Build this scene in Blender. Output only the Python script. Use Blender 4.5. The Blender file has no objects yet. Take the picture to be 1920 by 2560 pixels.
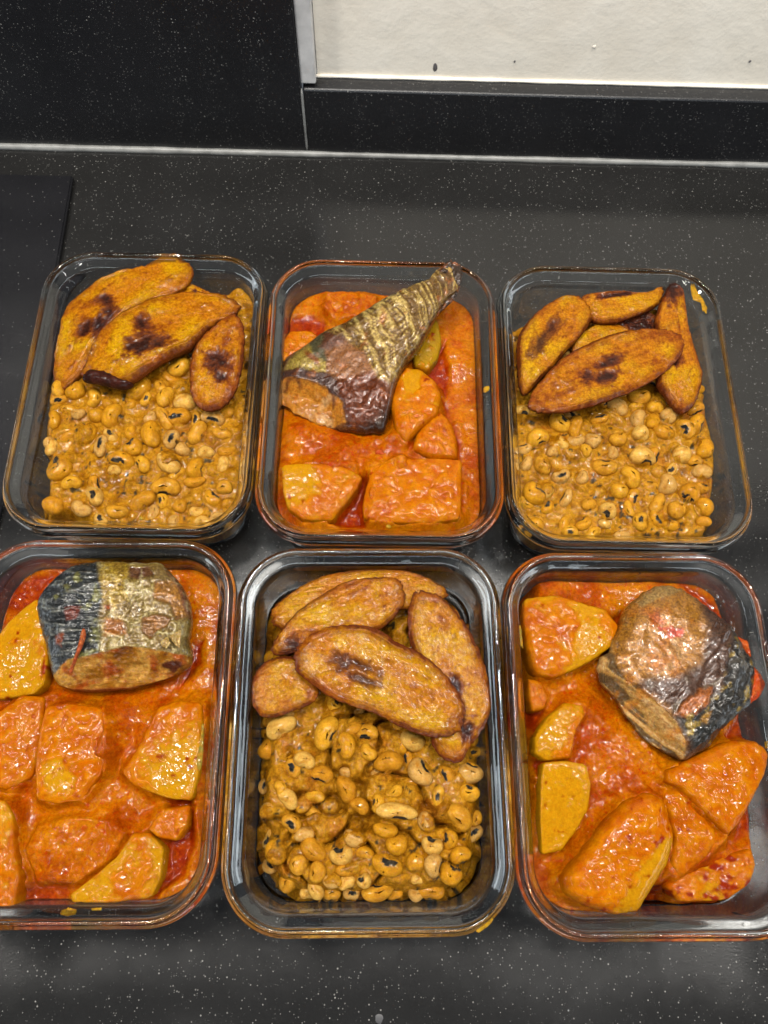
import bpy, math, random
import numpy as np
random.seed(7); rng = np.random.default_rng(7)
sc = bpy.context.scene; COL = sc.collection

# ------------------------------------------------------------------ camera
FPX, PITCH, ROLL, CH = 1924.0, 1.208337894942315, 0.05455811638860943, 0.48855033416401644
cp, sp, cr, sr = math.cos(PITCH), math.sin(PITCH), math.cos(ROLL), math.sin(ROLL)
FW = np.array([0, cp, -sp]); _r = np.array([1., 0, 0]); _u = np.array([0, sp, cp])
RI = cr*_r + sr*_u; UP = -sr*_r + cr*_u; CC = np.array([0, 0, CH])
cam_d = bpy.data.cameras.new('camera'); cam = bpy.data.objects.new('camera', cam_d); COL.objects.link(cam)
import mathutils
M3 = mathutils.Matrix(((RI[0], UP[0], -FW[0]), (RI[1], UP[1], -FW[1]), (RI[2], UP[2], -FW[2])))
cam.matrix_world = mathutils.Matrix.Translation(CC) @ M3.to_4x4()
cam_d.sensor_fit = 'VERTICAL'; cam_d.sensor_height = 24; cam_d.sensor_width = 18
cam_d.lens = FPX/2560*24; cam_d.clip_start = 0.01; cam_d.clip_end = 50
cam_d.dof.use_dof = True; cam_d.dof.focus_distance = 0.44; cam_d.dof.aperture_fstop = 11.0
sc.camera = cam

# ------------------------------------------------------------------ world, lamps, exposure
w = bpy.data.worlds.new('World'); sc.world = w; w.use_nodes = True
w.node_tree.nodes['Background'].inputs[0].default_value = (0.80, 0.88, 1.0, 1)
w.node_tree.nodes['Background'].inputs[1].default_value = 0.17
sc.view_settings.view_transform = 'Standard'; sc.view_settings.look = 'None'
sc.view_settings.exposure = -0.08; sc.view_settings.gamma = 1

def lamp(name, loc, target, size, power, col, shape='RECTANGLE', sy=None):
    d = bpy.data.lights.new(name, 'AREA'); d.shape = shape; d.size = size
    if sy: d.size_y = sy
    d.energy = power; d.color = col
    o = bpy.data.objects.new(name, d); COL.objects.link(o); o.location = loc
    v = mathutils.Vector(target) - mathutils.Vector(loc)
    o.rotation_euler = v.to_track_quat('-Z', 'Y').to_euler()
    return o
for (x, y, e) in ((-0.52, 0.22, 9.0), (-0.10, 0.34, 9.0), (0.34, 0.26, 9.0), (0.80, 0.02, 6.0), (-0.95, -0.15, 6.0)):
    lamp('ceiling_downlight', (x, y, 1.45), (x*0.7, 0.24, 0), 0.065, e*0.84, (1.0, 0.955, 0.88), 'DISK')
lamp('rim_light_strip', (0.0, 0.42, 1.30), (0, 0.25, 0.0), 1.3, 7, (1.0, 0.96, 0.90), 'RECTANGLE', 0.05)
for x in (-0.66, 0.60):
    lamp('rim_light_strip', (x, 0.05, 1.40), (x*0.6, 0.15, 0), 0.02, 5.0, (1.0, 0.97, 0.93), 'RECTANGLE', 1.0)  # thin side strips, added to draw bright lines along the glass rims
lamp('rim_light_strip', (0.05, -0.62, 1.35), (0, 0.1, 0), 1.2, 3.4, (1.0, 0.97, 0.93), 'RECTANGLE', 0.02)  # unseen front strip, put in for white highlights on the rims
for (x, y, e) in ((-1.9, -0.1, 15.0), (0.1, -1.9, 12.5), (1.9, -0.2, 15.0)):
    lamp('added_cool_panel', (x, y, 0.52), (0, 0.15, 0.05), 2.2, e, (0.86, 0.94, 1.0), 'RECTANGLE', 0.30)  # unseen low cool panels, added to brighten the glass bands and back wall
sc.cycles.max_bounces = 14; sc.cycles.transmission_bounces = 12; sc.cycles.glossy_bounces = 6
sc.cycles.caustics_refractive = True; sc.cycles.caustics_reflective = True
sc.cycles.sample_clamp_indirect = 4.0; sc.cycles.use_denoising = True

# ------------------------------------------------------------------ numpy helpers
def _h(ix, iy, iz, s):
    n = (ix.astype(np.int64)*374761393 + iy.astype(np.int64)*668265263 + iz.astype(np.int64)*2147483647 + s*974711) & 0xffffffff
    n = ((n ^ (n >> 13))*1274126177) & 0xffffffff
    n = (n ^ (n >> 16))
    return (n & 0xffff)/65535.0
def vnoise(x, y, z=None, s=0):
    x = np.asarray(x, float); y = np.asarray(y, float)
    z = np.zeros_like(x) if z is None else np.asarray(z, float)
    ix, iy, iz = np.floor(x), np.floor(y), np.floor(z)
    fx, fy, fz = x-ix, y-iy, z-iz
    fx = fx*fx*(3-2*fx); fy = fy*fy*(3-2*fy); fz = fz*fz*(3-2*fz)
    r = 0
    for a in (0, 1):
        for b in (0, 1):
            for c in (0, 1):
                wgt = (fx if a else 1-fx)*(fy if b else 1-fy)*(fz if c else 1-fz)
                r = r + wgt*_h(ix+a, iy+b, iz+c, s)
    return r
def fbm(x, y, f=1.0, o=4, s=0, z=None):
    r = 0; a = 1; t = 0
    for k in range(o):
        r = r + a*(vnoise(x*f, y*f, None if z is None else z*f, s+k*17)-0.5); t += a; a *= 0.5; f *= 2.03
    return 2*r/t          # about -1..1
def sstep(a, b, x):
    t = np.clip((x-a)/(b-a), 0, 1); return t*t*(3-2*t)
def mix(a, b, t):
    t = np.clip(t, 0, 1)[:, None]; return a*(1-t) + np.asarray(b)*t
def smax(a, b, k):
    h = np.clip(0.5+0.5*(a-b)/k, 0, 1); return b*(1-h)+a*h + k*h*(1-h)
def polysd(P, poly):
    """signed distance to a polygon, positive inside"""
    P = np.asarray(P, float); poly = np.asarray(poly, float)
    d = np.full(len(P), 1e9); ins = np.zeros(len(P), bool); n = len(poly)
    for i in range(n):
        a = poly[i]; b = poly[(i+1) % n]; e = b-a; w_ = P-a
        t = np.clip((w_@e)/max(e@e, 1e-12), 0, 1); q = w_ - t[:, None]*e
        d = np.minimum(d, (q*q).sum(1))
        c = ((a[1] > P[:, 1]) != (b[1] > P[:, 1]))
        xx = a[0] + (P[:, 1]-a[1])/((b[1]-a[1]) if b[1] != a[1] else 1e-9)*(b[0]-a[0])
        ins ^= c & (P[:, 0] < xx)
    d = np.sqrt(d); return np.where(ins, d, -d)
def unp(px, py, z):
    px = np.asarray(px, float); py = np.asarray(py, float); z = np.asarray(z, float)
    d = FW[None]*FPX + RI[None]*(px.reshape(-1, 1)-960) - UP[None]*(py.reshape(-1, 1)-1280)
    t = (z.reshape(-1)-CC[2])/d[:, 2]; return CC + t[:, None]*d
def proj(X):
    d = X-CC; z = d@FW
    return np.stack([960+FPX*(d@RI)/z, 1280-FPX*(d@UP)/z], -1)
CROP = {'A': (0, 600, 1659/680), 'B': (620, 620, 1659/660), 'C': (1220, 630, 1659/700), 'D': (0, 1320, 1319/620),
        'E': (540, 1340, 1659/780), 'F': (1220, 1340, 1489/700), 'G': (60, 1380, 1659/500), 'H': (1440, 1420, 1659/480),
        'I': (660, 640, 1659/540), 'W': (0, 0, 1659/1920)}
def c2s(k, P):
    ox, oy, s = CROP[k]; P = np.asarray(P, float); return P/s + np.array([ox, oy])

# ------------------------------------------------------------------ object helpers
def mesh_obj(name, V, F, mat, parent=None, loc=None, cols=None, smooth=True, uv=None):
    V = np.asarray(V, float)
    if loc is not None: V = V - np.asarray(loc)
    me = bpy.data.meshes.new(name); me.from_pydata(V.tolist(), [], [list(map(int, f)) for f in F])
    if cols is not None:
        at = me.color_attributes.new('Col', 'FLOAT_COLOR', 'POINT')
        c = np.ones((len(V), 4)); c[:, :3] = np.clip(cols, 0, 1); at.data.foreach_set('color', c.ravel())
    if smooth: me.polygons.foreach_set('use_smooth', [True]*len(me.polygons))
    me.materials.append(mat); me.update()
    o = bpy.data.objects.new(name, me); COL.objects.link(o)
    if loc is not None: o.location = loc
    if parent is not None:
        o.parent = parent
        if loc is not None: o.location = np.asarray(loc)-np.asarray(parent.location)
        else: o.location = -mathutils.Vector(parent.location)
    return o
def tag(o, label=None, cat=None, group=None, kind=None):
    if label: o['label'] = label
    if cat: o['category'] = cat
    if group: o['group'] = group
    if kind: o['kind'] = kind
    return o

# ------------------------------------------------------------------ materials
def mat_new(name):
    m = bpy.data.materials.new(name); m.use_nodes = True
    return m, m.node_tree, m.node_tree.nodes['Principled BSDF']
def noise(nt, scale, detail=4, rough=0.55, vec=None, obj=False):
    n = nt.nodes.new('ShaderNodeTexNoise'); n.inputs['Scale'].default_value = scale
    n.inputs['Detail'].default_value = detail; n.inputs['Roughness'].default_value = rough
    nt.links.new(vec if vec else coord(nt), n.inputs['Vector']); return n
def coord(nt):
    for n in nt.nodes:
        if n.type == 'NEW_GEOMETRY': return n.outputs['Position']
    return nt.nodes.new('ShaderNodeNewGeometry').outputs['Position']
def ramp(nt, src, stops):
    r = nt.nodes.new('ShaderNodeValToRGB'); e = r.color_ramp.elements
    while len(e) < len(stops): e.new(0.5)
    for k, (p, c) in enumerate(stops):
        e[k].position = p; e[k].color = (c, c, c, 1) if np.isscalar(c) else (*c, 1)
    nt.links.new(src, r.inputs[0]); return r.outputs[0]
def mixc(nt, f, a, b, mode='MIX'):
    n = nt.nodes.new('ShaderNodeMix'); n.data_type = 'RGBA'; n.blend_type = mode
    def put(s, v):
        if hasattr(v, 'is_output'): nt.links.new(v, s)
        else: s.default_value = v if np.isscalar(v) else (*v, 1)
    put(n.inputs[0], f); put(n.inputs[6], a); put(n.inputs[7], b); return n.outputs[2]
def bump(nt, h, strength, dist, prev=None):
    b = nt.nodes.new('ShaderNodeBump'); b.inputs['Strength'].default_value = strength; b.inputs['Distance'].default_value = dist
    nt.links.new(h, b.inputs['Height'])
    if prev: nt.links.new(prev, b.inputs['Normal'])
    return b.outputs['Normal']
def math_n(nt, op, a, b=None):
    n = nt.nodes.new('ShaderNodeMath'); n.operation = op
    for i, v in enumerate((a, b)):
        if v is None: continue
        if hasattr(v, 'is_output'): nt.links.new(v, n.inputs[i])
        else: n.inputs[i].default_value = v
    return n.outputs[0]

GAIN = 0.67
def food_mat(name, rough, f1, f2, d1, d2, var=0.35, sss=0.0, coat=0.0, sp=0.0, tint=(0.8, 0.6, 0.5), cb=0.0007, cs=260):
    """vertex colour with fine mottling, two bump scales and a wet sheen"""
    m, nt, b = mat_new(name)
    a = nt.nodes.new('ShaderNodeAttribute'); a.attribute_name = 'Col'
    n1 = noise(nt, f1, 5); n2 = noise(nt, f2, 3)
    f = ramp(nt, n1.outputs[0], [(0.30, 1-var), (0.5, 1.0), (0.72, 1.0+var*0.8)])
    c = mixc(nt, 1.0, a.outputs['Color'], f, 'MULTIPLY')
    f3 = ramp(nt, n2.outputs[0], [(0.35, 0.86*(1-var*0.5)), (0.6, 0.93)])
    c = mixc(nt, 1.0, c, f3, 'MULTIPLY')
    n4 = noise(nt, f2*0.55, 4, 0.7)
    c = mixc(nt, ramp(nt, n4.outputs[0], [(0.44, 0.75), (0.56, 0.0)]), c, mixc(nt, 1.0, c, tint, 'MULTIPLY'))
    c = mixc(nt, 1.0, c, (GAIN,)*3, 'MULTIPLY')
    nt.links.new(c, b.inputs['Base Color'])
    nb = bump(nt, n1.outputs[0], 1.0, d1); nb = bump(nt, n2.outputs[0], 1.0, d2, nb)
    nt.links.new(nb, b.inputs['Normal'])
    r = ramp(nt, noise(nt, f1*0.4, 3).outputs[0], [(0.35, max(rough-0.1, 0.05)), (0.65, rough+0.14)])
    nt.links.new(r, b.inputs['Roughness'])
    b.inputs['Specular IOR Level'].default_value = sp
    n6 = noise(nt, cs, 1.5)
    nc = bump(nt, n6.outputs[0], 1.0, cb)
    nt.links.new(nc, b.inputs['Coat Normal'])
    if sss:
        b.inputs['Subsurface Weight'].default_value = sss; b.inputs['Subsurface Radius'].default_value = (1.0, 0.45, 0.15)
        b.inputs['Subsurface Scale'].default_value = 0.003
    b.inputs['Coat Weight'].default_value = coat; b.inputs['Coat Roughness'].default_value = 0.07; b.inputs['Coat IOR'].default_value = 1.42
    return m
M_SAUCE = food_mat('tomato_sauce', 0.22, 420, 1300, 0.0006, 0.0003, 0.22, 0.0, 0.46, tint=(0.88, 0.60, 0.4))
M_BSAUCE = food_mat('bean_sauce', 0.27, 380, 1100, 0.0008, 0.0003, 0.30, 0.0, 0.42, tint=(0.72, 0.58, 0.5))
M_BEAN = food_mat('bean_skin', 0.30, 260, 1400, 0.0004, 0.00012, 0.25, 0.0, 0.36, tint=(0.88, 0.75, 0.6))
M_EYE = food_mat('bean_eye', 0.40, 700, 1500, 0.0004, 0.0002, 0.6, 0, 0.2)
M_PLANT = food_mat('fried_plantain', 0.34, 330, 1250, 0.00025, 0.00042, 0.22, 0.0, 0.32, tint=(0.66, 0.48, 0.4), cb=0.0004, cs=480)
M_YAM = food_mat('yam_flesh', 0.26, 350, 1100, 0.0004, 0.00025, 0.14, 0.0, 0.33, tint=(0.93, 0.80, 0.7), cb=0.00045, cs=230)
M_FISH = food_mat('fish_skin', 0.27, 620, 1500, 0.0002, 0.0001, 0.4, 0.0, 0.36, 0.5, cs=210, cb=0.0004, tint=(0.45, 0.35, 0.3))
M_FLESH = food_mat('fish_flesh', 0.30, 350, 1000, 0.0008, 0.0003, 0.35, 0.0, 0.3)
_fp = M_FISH.node_tree.nodes['Principled BSDF']; _fp.inputs['Metallic'].default_value = 0.18; _fp.inputs['Specular IOR Level'].default_value = 0.25

def glass_mat():
    m = bpy.data.materials.new('clear_glass'); m.use_nodes = True; nt = m.node_tree; nt.nodes.clear()
    o = nt.nodes.new('ShaderNodeOutputMaterial'); g = nt.nodes.new('ShaderNodeBsdfGlass')
    g.inputs['IOR'].default_value = 1.48; g.inputs['Roughness'].default_value = 0.0; g.inputs['Color'].default_value = (0.985, 0.996, 0.995, 1)
    n = noise(nt, 28, 2); nt.links.new(bump(nt, n.outputs[0], 0.35, 0.0022), g.inputs['Normal'])
    nt.links.new(g.outputs[0], o.inputs[0]); return m
M_GLASS = glass_mat()

def counter_mat(name, base, rough, speck, dens=1.0, smudge=0.0):
    m, nt, b = mat_new(name)
    pos = coord(nt); spk = None
    for scale, thr, pick, br in ((430, 0.13, 0.58, speck*0.8), (800, 0.22, 0.66, speck*0.5), (240, 0.042, 0.66, speck*1.0)):
        v = nt.nodes.new('ShaderNodeTexVoronoi'); v.inputs['Scale'].default_value = scale; nt.links.new(pos, v.inputs['Vector'])
        s = nt.nodes.new('ShaderNodeSeparateColor'); nt.links.new(v.outputs['Color'], s.inputs[0])
        near = math_n(nt, 'LESS_THAN', v.outputs['Distance'], math_n(nt, 'MULTIPLY', s.outputs[1], thr*1.7))
        pk = math_n(nt, 'GREATER_THAN', s.outputs[0], 1-(1-pick)*dens)
        q = math_n(nt, 'MULTIPLY', math_n(nt, 'MULTIPLY', near, pk), math_n(nt, 'MULTIPLY', s.outputs[2], br))
        spk = q if spk is None else math_n(nt, 'MAXIMUM', spk, q)
    n = noise(nt, 9, 6); n2 = noise(nt, 900, 2)
    cb = mixc(nt, ramp(nt, n.outputs[0], [(0.35, 0.0), (0.7, 1.0)]), base, tuple(c*1.5 for c in base))
    cb = mixc(nt, ramp(nt, n2.outputs[0], [(0.4, 0.0), (0.8, 0.6)]), cb, tuple(c*1.9 for c in base))
    cb = mixc(nt, spk, cb, (0.75, 0.73, 0.68)); nt.links.new(cb, b.inputs['Base Color'])
    wv = nt.nodes.new('ShaderNodeTexWave'); wv.wave_type = 'RINGS'; wv.inputs['Scale'].default_value = 5.5; wv.inputs['Distortion'].default_value = 5.0
    wv.inputs['Detail'].default_value = 3; wv.inputs['Detail Scale'].default_value = 1.3; nt.links.new(pos, wv.inputs['Vector'])
    wipe = math_n(nt, 'ADD', math_n(nt, 'MULTIPLY', noise(nt, 14, 8, 0.65).outputs[0], 0.75), math_n(nt, 'MULTIPLY', wv.outputs['Fac'], 0.25))
    r = ramp(nt, wipe, [(0.35, rough-0.05), (0.65, rough+0.10)])
    nt.links.new(r, b.inputs['Roughness']); b.inputs['Specular IOR Level'].default_value = 0.5
    nt.links.new(bump(nt, n2.outputs[0], 0.3, 0.00015), b.inputs['Normal'])
    return m
M_COUNTER = counter_mat('speckled_black_laminate', (0.009, 0.0088, 0.0085), 0.15, 0.30)
M_PANEL = counter_mat('speckled_black_panel', (0.008, 0.008, 0.009), 0.30, 0.36)

def plain(name, col, rough, bumpd=0.0, bs=200, var=0.0, metal=0.0, coat=0.0):
    m, nt, b = mat_new(name); b.inputs['Metallic'].default_value = metal; b.inputs['Roughness'].default_value = rough
    b.inputs['Coat Weight'].default_value = coat
    n = noise(nt, bs, 5)
    c = mixc(nt, ramp(nt, n.outputs[0], [(0.3, 0.0), (0.7, 1.0)]), tuple(x*(1-var) for x in col), tuple(min(1, x*(1+var*0.5)) for x in col))
    nt.links.new(c, b.inputs['Base Color'])
    if bumpd: nt.links.new(bump(nt, n.outputs[0], 0.8, bumpd), b.inputs['Normal'])
    return m
def wall_mat():
    m, nt, b = mat_new('white_wall_paint')
    n = noise(nt, 22, 7, 0.6); n2 = noise(nt, 220, 4); st = nt.nodes.new('ShaderNodeMapping')
    st.inputs['Scale'].default_value = (160, 160, 9); st.inputs['Rotation'].default_value = (0, 0.35, 0); nt.links.new(coord(nt), st.inputs['Vector'])
    n3 = noise(nt, 1.0, 3, 0.5, st.outputs[0])
    c = mixc(nt, ramp(nt, n.outputs[0], [(0.3, 0.0), (0.75, 1.0)]), (0.72, 0.655, 0.55), (0.80, 0.745, 0.65))
    c = mixc(nt, ramp(nt, n3.outputs[0], [(0.70, 0.0), (0.80, 0.35)]), c, (0.42, 0.37, 0.29))
    nt.links.new(c, b.inputs['Base Color']); b.inputs['Roughness'].default_value = 0.5
    nb = bump(nt, n.outputs[0], 0.6, 0.0022); nb = bump(nt, n2.outputs[0], 0.5, 0.0003, nb); nt.links.new(nb, b.inputs['Normal'])
    return m
M_WALL = wall_mat()
M_SEAL = plain('grey_sealant', (0.21, 0.21, 0.20), 0.35, 0.0006, 90, 0.35)
M_EDGE = plain('pale_grey_edging', (0.50, 0.49, 0.48), 0.4, 0.0005, 60, 0.3)
M_HOB = counter_mat('black_hob_glass', (0.006, 0.006, 0.007), 0.16, 0.30, 0.25)
M_CHIP = plain('dark_chip', (0.10, 0.09, 0.09), 0.6, 0, 900, 0.6)
M_SMEAR = food_mat('sauce_smear', 0.25, 500, 1300, 0.0006, 0.0002, 0.4, 0.2, 0.3)

# ------------------------------------------------------------------ the setting: worktop, walls
# wall frame: origin at the panel corner, U along the wall, N towards the room
YAW = 0.03862
WU = np.array([math.cos(YAW), math.sin(YAW), 0]); WN = np.array([math.sin(YAW), -math.cos(YAW), 0])
W0 = np.array([-0.0796, 0.4959, 0.0])
def wp(u, n, z): return W0 + WU*u + WN*n + np.array([0, 0, z])
def wbox(name, u0, u1, n0, n1, z0, z1, mat, bev=0.0008, parent=None, seg=2):
    import bmesh
    bm = bmesh.new()
    vs = [bm.verts.new(wp(u, n, z)) for u in (u0, u1) for n in (n0, n1) for z in (z0, z1)]
    for f in ((0, 1, 3, 2), (4, 6, 7, 5), (0, 4, 5, 1), (2, 3, 7, 6), (0, 2, 6, 4), (1, 5, 7, 3)): bm.faces.new([vs[i] for i in f])
    bmesh.ops.recalc_face_normals(bm, faces=bm.faces)
    if bev: bmesh.ops.bevel(bm, geom=list(bm.edges), offset=bev, segments=seg, affect='EDGES', profile=0.5)
    me = bpy.data.meshes.new(name); bm.to_mesh(me); bm.free(); me.materials.append(mat)
    o = bpy.data.objects.new(name, me); COL.objects.link(o)
    if parent: o.parent = parent
    return o
def bead(name, pts, rad, mat, seed=0, flat=1.0, n=8):
    """irregular tube along a polyline"""
    pts = np.asarray(pts, float); V = []; F = []
    L = len(pts)
    for i, p in enumerate(pts):
        t = pts[min(i+1, L-1)]-pts[max(i-1, 0)]; t /= np.linalg.norm(t)
        a = np.cross(t, [0.31, 0.2, 0.93]); a /= np.linalg.norm(a); b = np.cross(t, a)
        r = rad*(1+0.35*float(fbm(np.array([i*0.23]), np.array([seed*3.1]), 1, 3, seed)[0]))
        if i in (0, L-1): r *= 0.3
        for k in range(n):
            q = 2*math.pi*k/n; V.append(p + r*(math.cos(q)*a*flat + math.sin(q)*b))
    for i in range(L-1):
        for k in range(n): F.append((i*n+k, i*n+(k+1) % n, (i+1)*n+(k+1) % n, (i+1)*n+k))
    F.append(tuple(range(n))[::-1]); F.append(tuple((L-1)*n+k for k in range(n)))
    return mesh_obj(name, V, F, mat)

tag(wbox('worktop', -0.75, 0.75, -0.05, 0.72, -0.038, 0.0, M_COUNTER, 0.002), kind='structure')
tag(wbox('wall', 0.0122, 0.75, -0.055, -0.0135, 0.001, 0.75, M_WALL, 0.0), kind='structure')
pan = wbox('splashback', -0.75, 0.0, -0.0135, 0.0, 0.0015, 0.75, M_PANEL, 0.0006)
tag(pan, 'tall black speckled splashback panel on the left of the white wall', 'splashback')
ed = wbox('edge_strip', 0.0004, 0.0118, -0.030, -0.0016, 0.0645, 0.75, M_EDGE, 0.0012, pan)
ups = wbox('upstand', 0.0016, 0.75, -0.0132, 0.0004, 0.0015, 0.0616, M_PANEL, 0.0014)
tag(ups, 'low black speckled upstand along the foot of the white wall', 'upstand')
s1 = bead('sealant_bead', [wp(u, 0.0012, 0.0012) for u in np.linspace(-0.4, 0.42, 90)], 0.0026, M_SEAL, 1)
tag(s1, 'pale grey sealant line between the worktop and the black panels', 'sealant')
s2 = bead('joint_sealant', [wp(0.0008, 0.0003, z) for z in np.linspace(0.003, 0.062, 14)], 0.0009, M_SEAL, 4)
tag(s2, 'thin grey sealant joint between black splashback and upstand', 'sealant')
s3 = bead('paint_edge', [wp(u, -0.0128, 0.0625) for u in np.linspace(0.004, 0.45, 130)], 0.0013, M_WALL, 8)
tag(s3, 'ragged white paint edge where wall meets the upstand top', 'paint edge')

def flat_blob(name, centre, r, mat, nrm_u, nrm_v, h=0.0006, sq=1.0, seed=0):
    V = [np.asarray(centre)+np.cross(nrm_u, nrm_v)*h]; F = []; n = 14
    for k in range(n):
        q = 2*math.pi*k/n; rr = r*(1+0.35*float(fbm(np.array([math.cos(q)*1.3+seed]), np.array([math.sin(q)*1.3]), 1, 3, seed)[0]))
        V.append(np.asarray(centre)+rr*(math.cos(q)*nrm_u + sq*math.sin(q)*nrm_v) - 0.0001*np.cross(nrm_u, nrm_v))
    for k in range(n): F.append((0, 1+k, 1+(k+1) % n))
    return mesh_obj(name, V, F, mat)
def wall_pt(px, py, off):
    """unproject a picture point onto the wall's own plane, off metres in front of it"""
    d = FW*FPX + RI*(px-960) - UP*(py-1280); q = wp(0, off, 0); t = ((q-CC)@WN)/(d@WN); return CC + t*d
CHIPS = [((940, 146), 0.0018, 1.9, 'grey chip in the white wall just above the upstand'), ((1284, 101), 0.0016, 1.0, 'round raised paint blob low on the white wall'),
         ((1620, 133), 0.0010, 1.2, 'tiny dark chip at the right edge of the white wall'), ((1112, 133), 0.0007, 1.5, 'tiny brown nick right of the grey wall chip')]
ZV = np.array([0, 0, 1.0])
for i, (p, r, sq, lab) in enumerate(CHIPS):
    s = c2s('W', p); c = wall_pt(s[0], s[1], -0.0133)
    o = flat_blob('paint_chip', c, r, M_WALL if 'raised' in lab else M_CHIP, WU, ZV, 0.0008, sq, i)
    tag(o, lab, 'paint chip')

# hob: a thin black glass slab on the worktop at the left
hp = [unp(*c2s('W', p), 0.005)[0] for p in ((157, 378), (128, 560), (95, 740), (-40, 1260))]
hx1 = hp[0][0]; hy1 = hp[0][1]
def hob():
    import bmesh
    bm = bmesh.new(); b_ = []
    ex = -0.0045; pts = [(hx1-0.3, hy1-0.012), (hx1, hy1), (hp[2][0], hp[2][1]), (hp[2][0]-0.004, hp[2][1]-0.25), (hx1-0.3, hp[2][1]-0.25)]
    bot = [bm.verts.new((x, y, 0.0006)) for x, y in pts]; top = [bm.verts.new((x, y, 0.005)) for x, y in pts]
    bm.faces.new(top); bm.faces.new(bot[::-1])
    for i in range(len(pts)): j = (i+1) % len(pts); bm.faces.new((bot[i], bot[j], top[j], top[i]))
    bmesh.ops.recalc_face_normals(bm, faces=bm.faces)
    bmesh.ops.bevel(bm, geom=list(bm.edges), offset=0.0012, segments=3, affect='EDGES')
    me = bpy.data.meshes.new('hob'); bm.to_mesh(me); bm.free(); me.materials.append(M_HOB)
    o = bpy.data.objects.new('hob', me); COL.objects.link(o); return o
tag(hob(), 'shiny black glass hob edge on the worktop at far left', 'hob')

# ------------------------------------------------------------------ glass containers
RW, RH, RZ, RC = 0.152, 0.152*1.34425, 0.060, 0.035
CONT = {'A': (-0.15835, 0.24145, 0.03828), 'B': (-0.00603, 0.24548, 0.03931), 'C': (0.14644, 0.25035, 0.03621),
        'D': (-0.15436, 0.03542, 0.05403), 'E': (-0.00194, 0.03922, 0.05808), 'F': (0.14974, 0.04479, 0.05076)}
def rrect(hx, hy, r, nc=20, ns=6):
    pts = []
    for (cx, cy, a0) in ((hx-r, hy-r, 0), (-hx+r, hy-r, 90), (-hx+r, -hy+r, 180), (hx-r, -hy+r, 270)):
        for k in range(nc+1):
            a = math.radians(a0+90*k/nc); pts.append((cx+r*math.cos(a), cy+r*math.sin(a)))
        nx = {0: (-hx+r, hy), 90: (-hx, -hy+r), 180: (hx-r, -hy), 270: (hx, hy-r)}[a0]
        p = pts[-1]
        for k in range(1, ns): pts.append((p[0]+(nx[0]-p[0])*k/ns, p[1]+(nx[1]-p[1])*k/ns))
    return np.array(pts)
PROF = [(24, 0.9), (18, 0.3), (15.5, 0.5), (12.6, 2.4), (11.2, 6.0), (10.2, 16), (8.9, 32), (8.1, 39), (7.4, 41.8), (5.9, 44.2), (3.9, 46.8), (2.1, 48.9), (0.8, 50.2), (0.15, 51.4),
        (0.0, 52.8), (0.3, 54.2), (1.2, 55.2), (2.0, 55.9), (2.3, 57.2), (2.5, 58.8), (3.1, 59.8), (4.0, 60.0), (4.8, 59.6), (5.2, 58.4), (5.7, 57.2), (6.5, 56.3),
        (8.6, 54.5), (10.2, 52.6), (10.9, 50.2), (11.1, 47.0), (11.3, 42), (11.7, 30), (12.2, 16), (12.6, 11.0), (14.0, 6.8), (17.2, 4.6), (22, 4.1)]
def catmull(P, m):
    P = np.asarray(P, float); out = []
    for i in range(len(P)-1):
        p0 = P[max(i-1, 0)]; p1 = P[i]; p2 = P[i+1]; p3 = P[min(i+2, len(P)-1)]
        for k in range(m):
            t = k/m; out.append(0.5*((2*p1)+(-p0+p2)*t+(2*p0-5*p1+4*p2-p3)*t*t+(-p0+3*p1-3*p2+p3)*t**3))
    out.append(P[-1]); return np.array(out)
def container_mesh():
    pr = catmull(PROF, 3)/1000; V = []; F = []; n = None
    for (d, z) in pr:
        ring = rrect(RW/2-d, RH/2-d, max(RC-d, 0.006)); n = len(ring)
        V += [(x, y, z) for x, y in ring]
    m = len(pr)
    for i in range(m-1):
        for k in range(n): F.append((i*n+k, i*n+(k+1) % n, (i+1)*n+(k+1) % n, (i+1)*n+k))
    F.append(tuple(range(n))[::-1]); F.append(tuple((m-1)*n+k for k in range(n)))
    me = bpy.data.meshes.new('glass_container'); me.from_pydata(V, [], F)
    import bmesh
    bm = bmesh.new(); bm.from_mesh(me); bmesh.ops.recalc_face_normals(bm, faces=bm.faces); bm.to_mesh(me); bm.free()
    me.polygons.foreach_set('use_smooth', [len(p.vertices) == 4 for p in me.polygons]); me.materials.append(M_GLASS); return me
GM = container_mesh()
CL = {'A': 'glass food container with beans and three plantain slices, back left beside the hob',
      'B': 'glass food container holding the tapering fish tail piece, middle of back row',
      'C': 'glass food container with beans and five plantain slices, back right corner',
      'D': 'glass food container with silver and black fish steak in stew, front left',
      'E': 'glass food container with bean mound and plantain, middle of front row',
      'F': 'glass food container with brown skinned fish and yam chunks, front right'}
for k in 'ABCDEF':
    o = bpy.data.objects.new('glass_container', GM); COL.objects.link(o)
    o.location = (CONT[k][0], CONT[k][1], 0.0003); o.rotation_euler[2] = CONT[k][2]
    tag(o, CL[k], 'container', 'glass food containers on the black worktop')

def loc2w(k, P):
    cx, cy, a = CONT[k]; c, s = math.cos(a), math.sin(a); P = np.asarray(P)
    return np.stack([c*P[:, 0]-s*P[:, 1]+cx, s*P[:, 0]+c*P[:, 1]+cy], -1)
def inset(z):
    z = np.asarray(z)*1000; P = np.array([(22, 4.1), (17.2, 4.6), (14.0, 6.8), (12.6, 11.0), (12.2, 16), (11.7, 30), (11.3, 42), (11.1, 47.0), (10.9, 50.2)])
    return np.interp(z, P[:, 1], P[:, 0])/1000 + 0.0004
FLOOR = 0.0048

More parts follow.
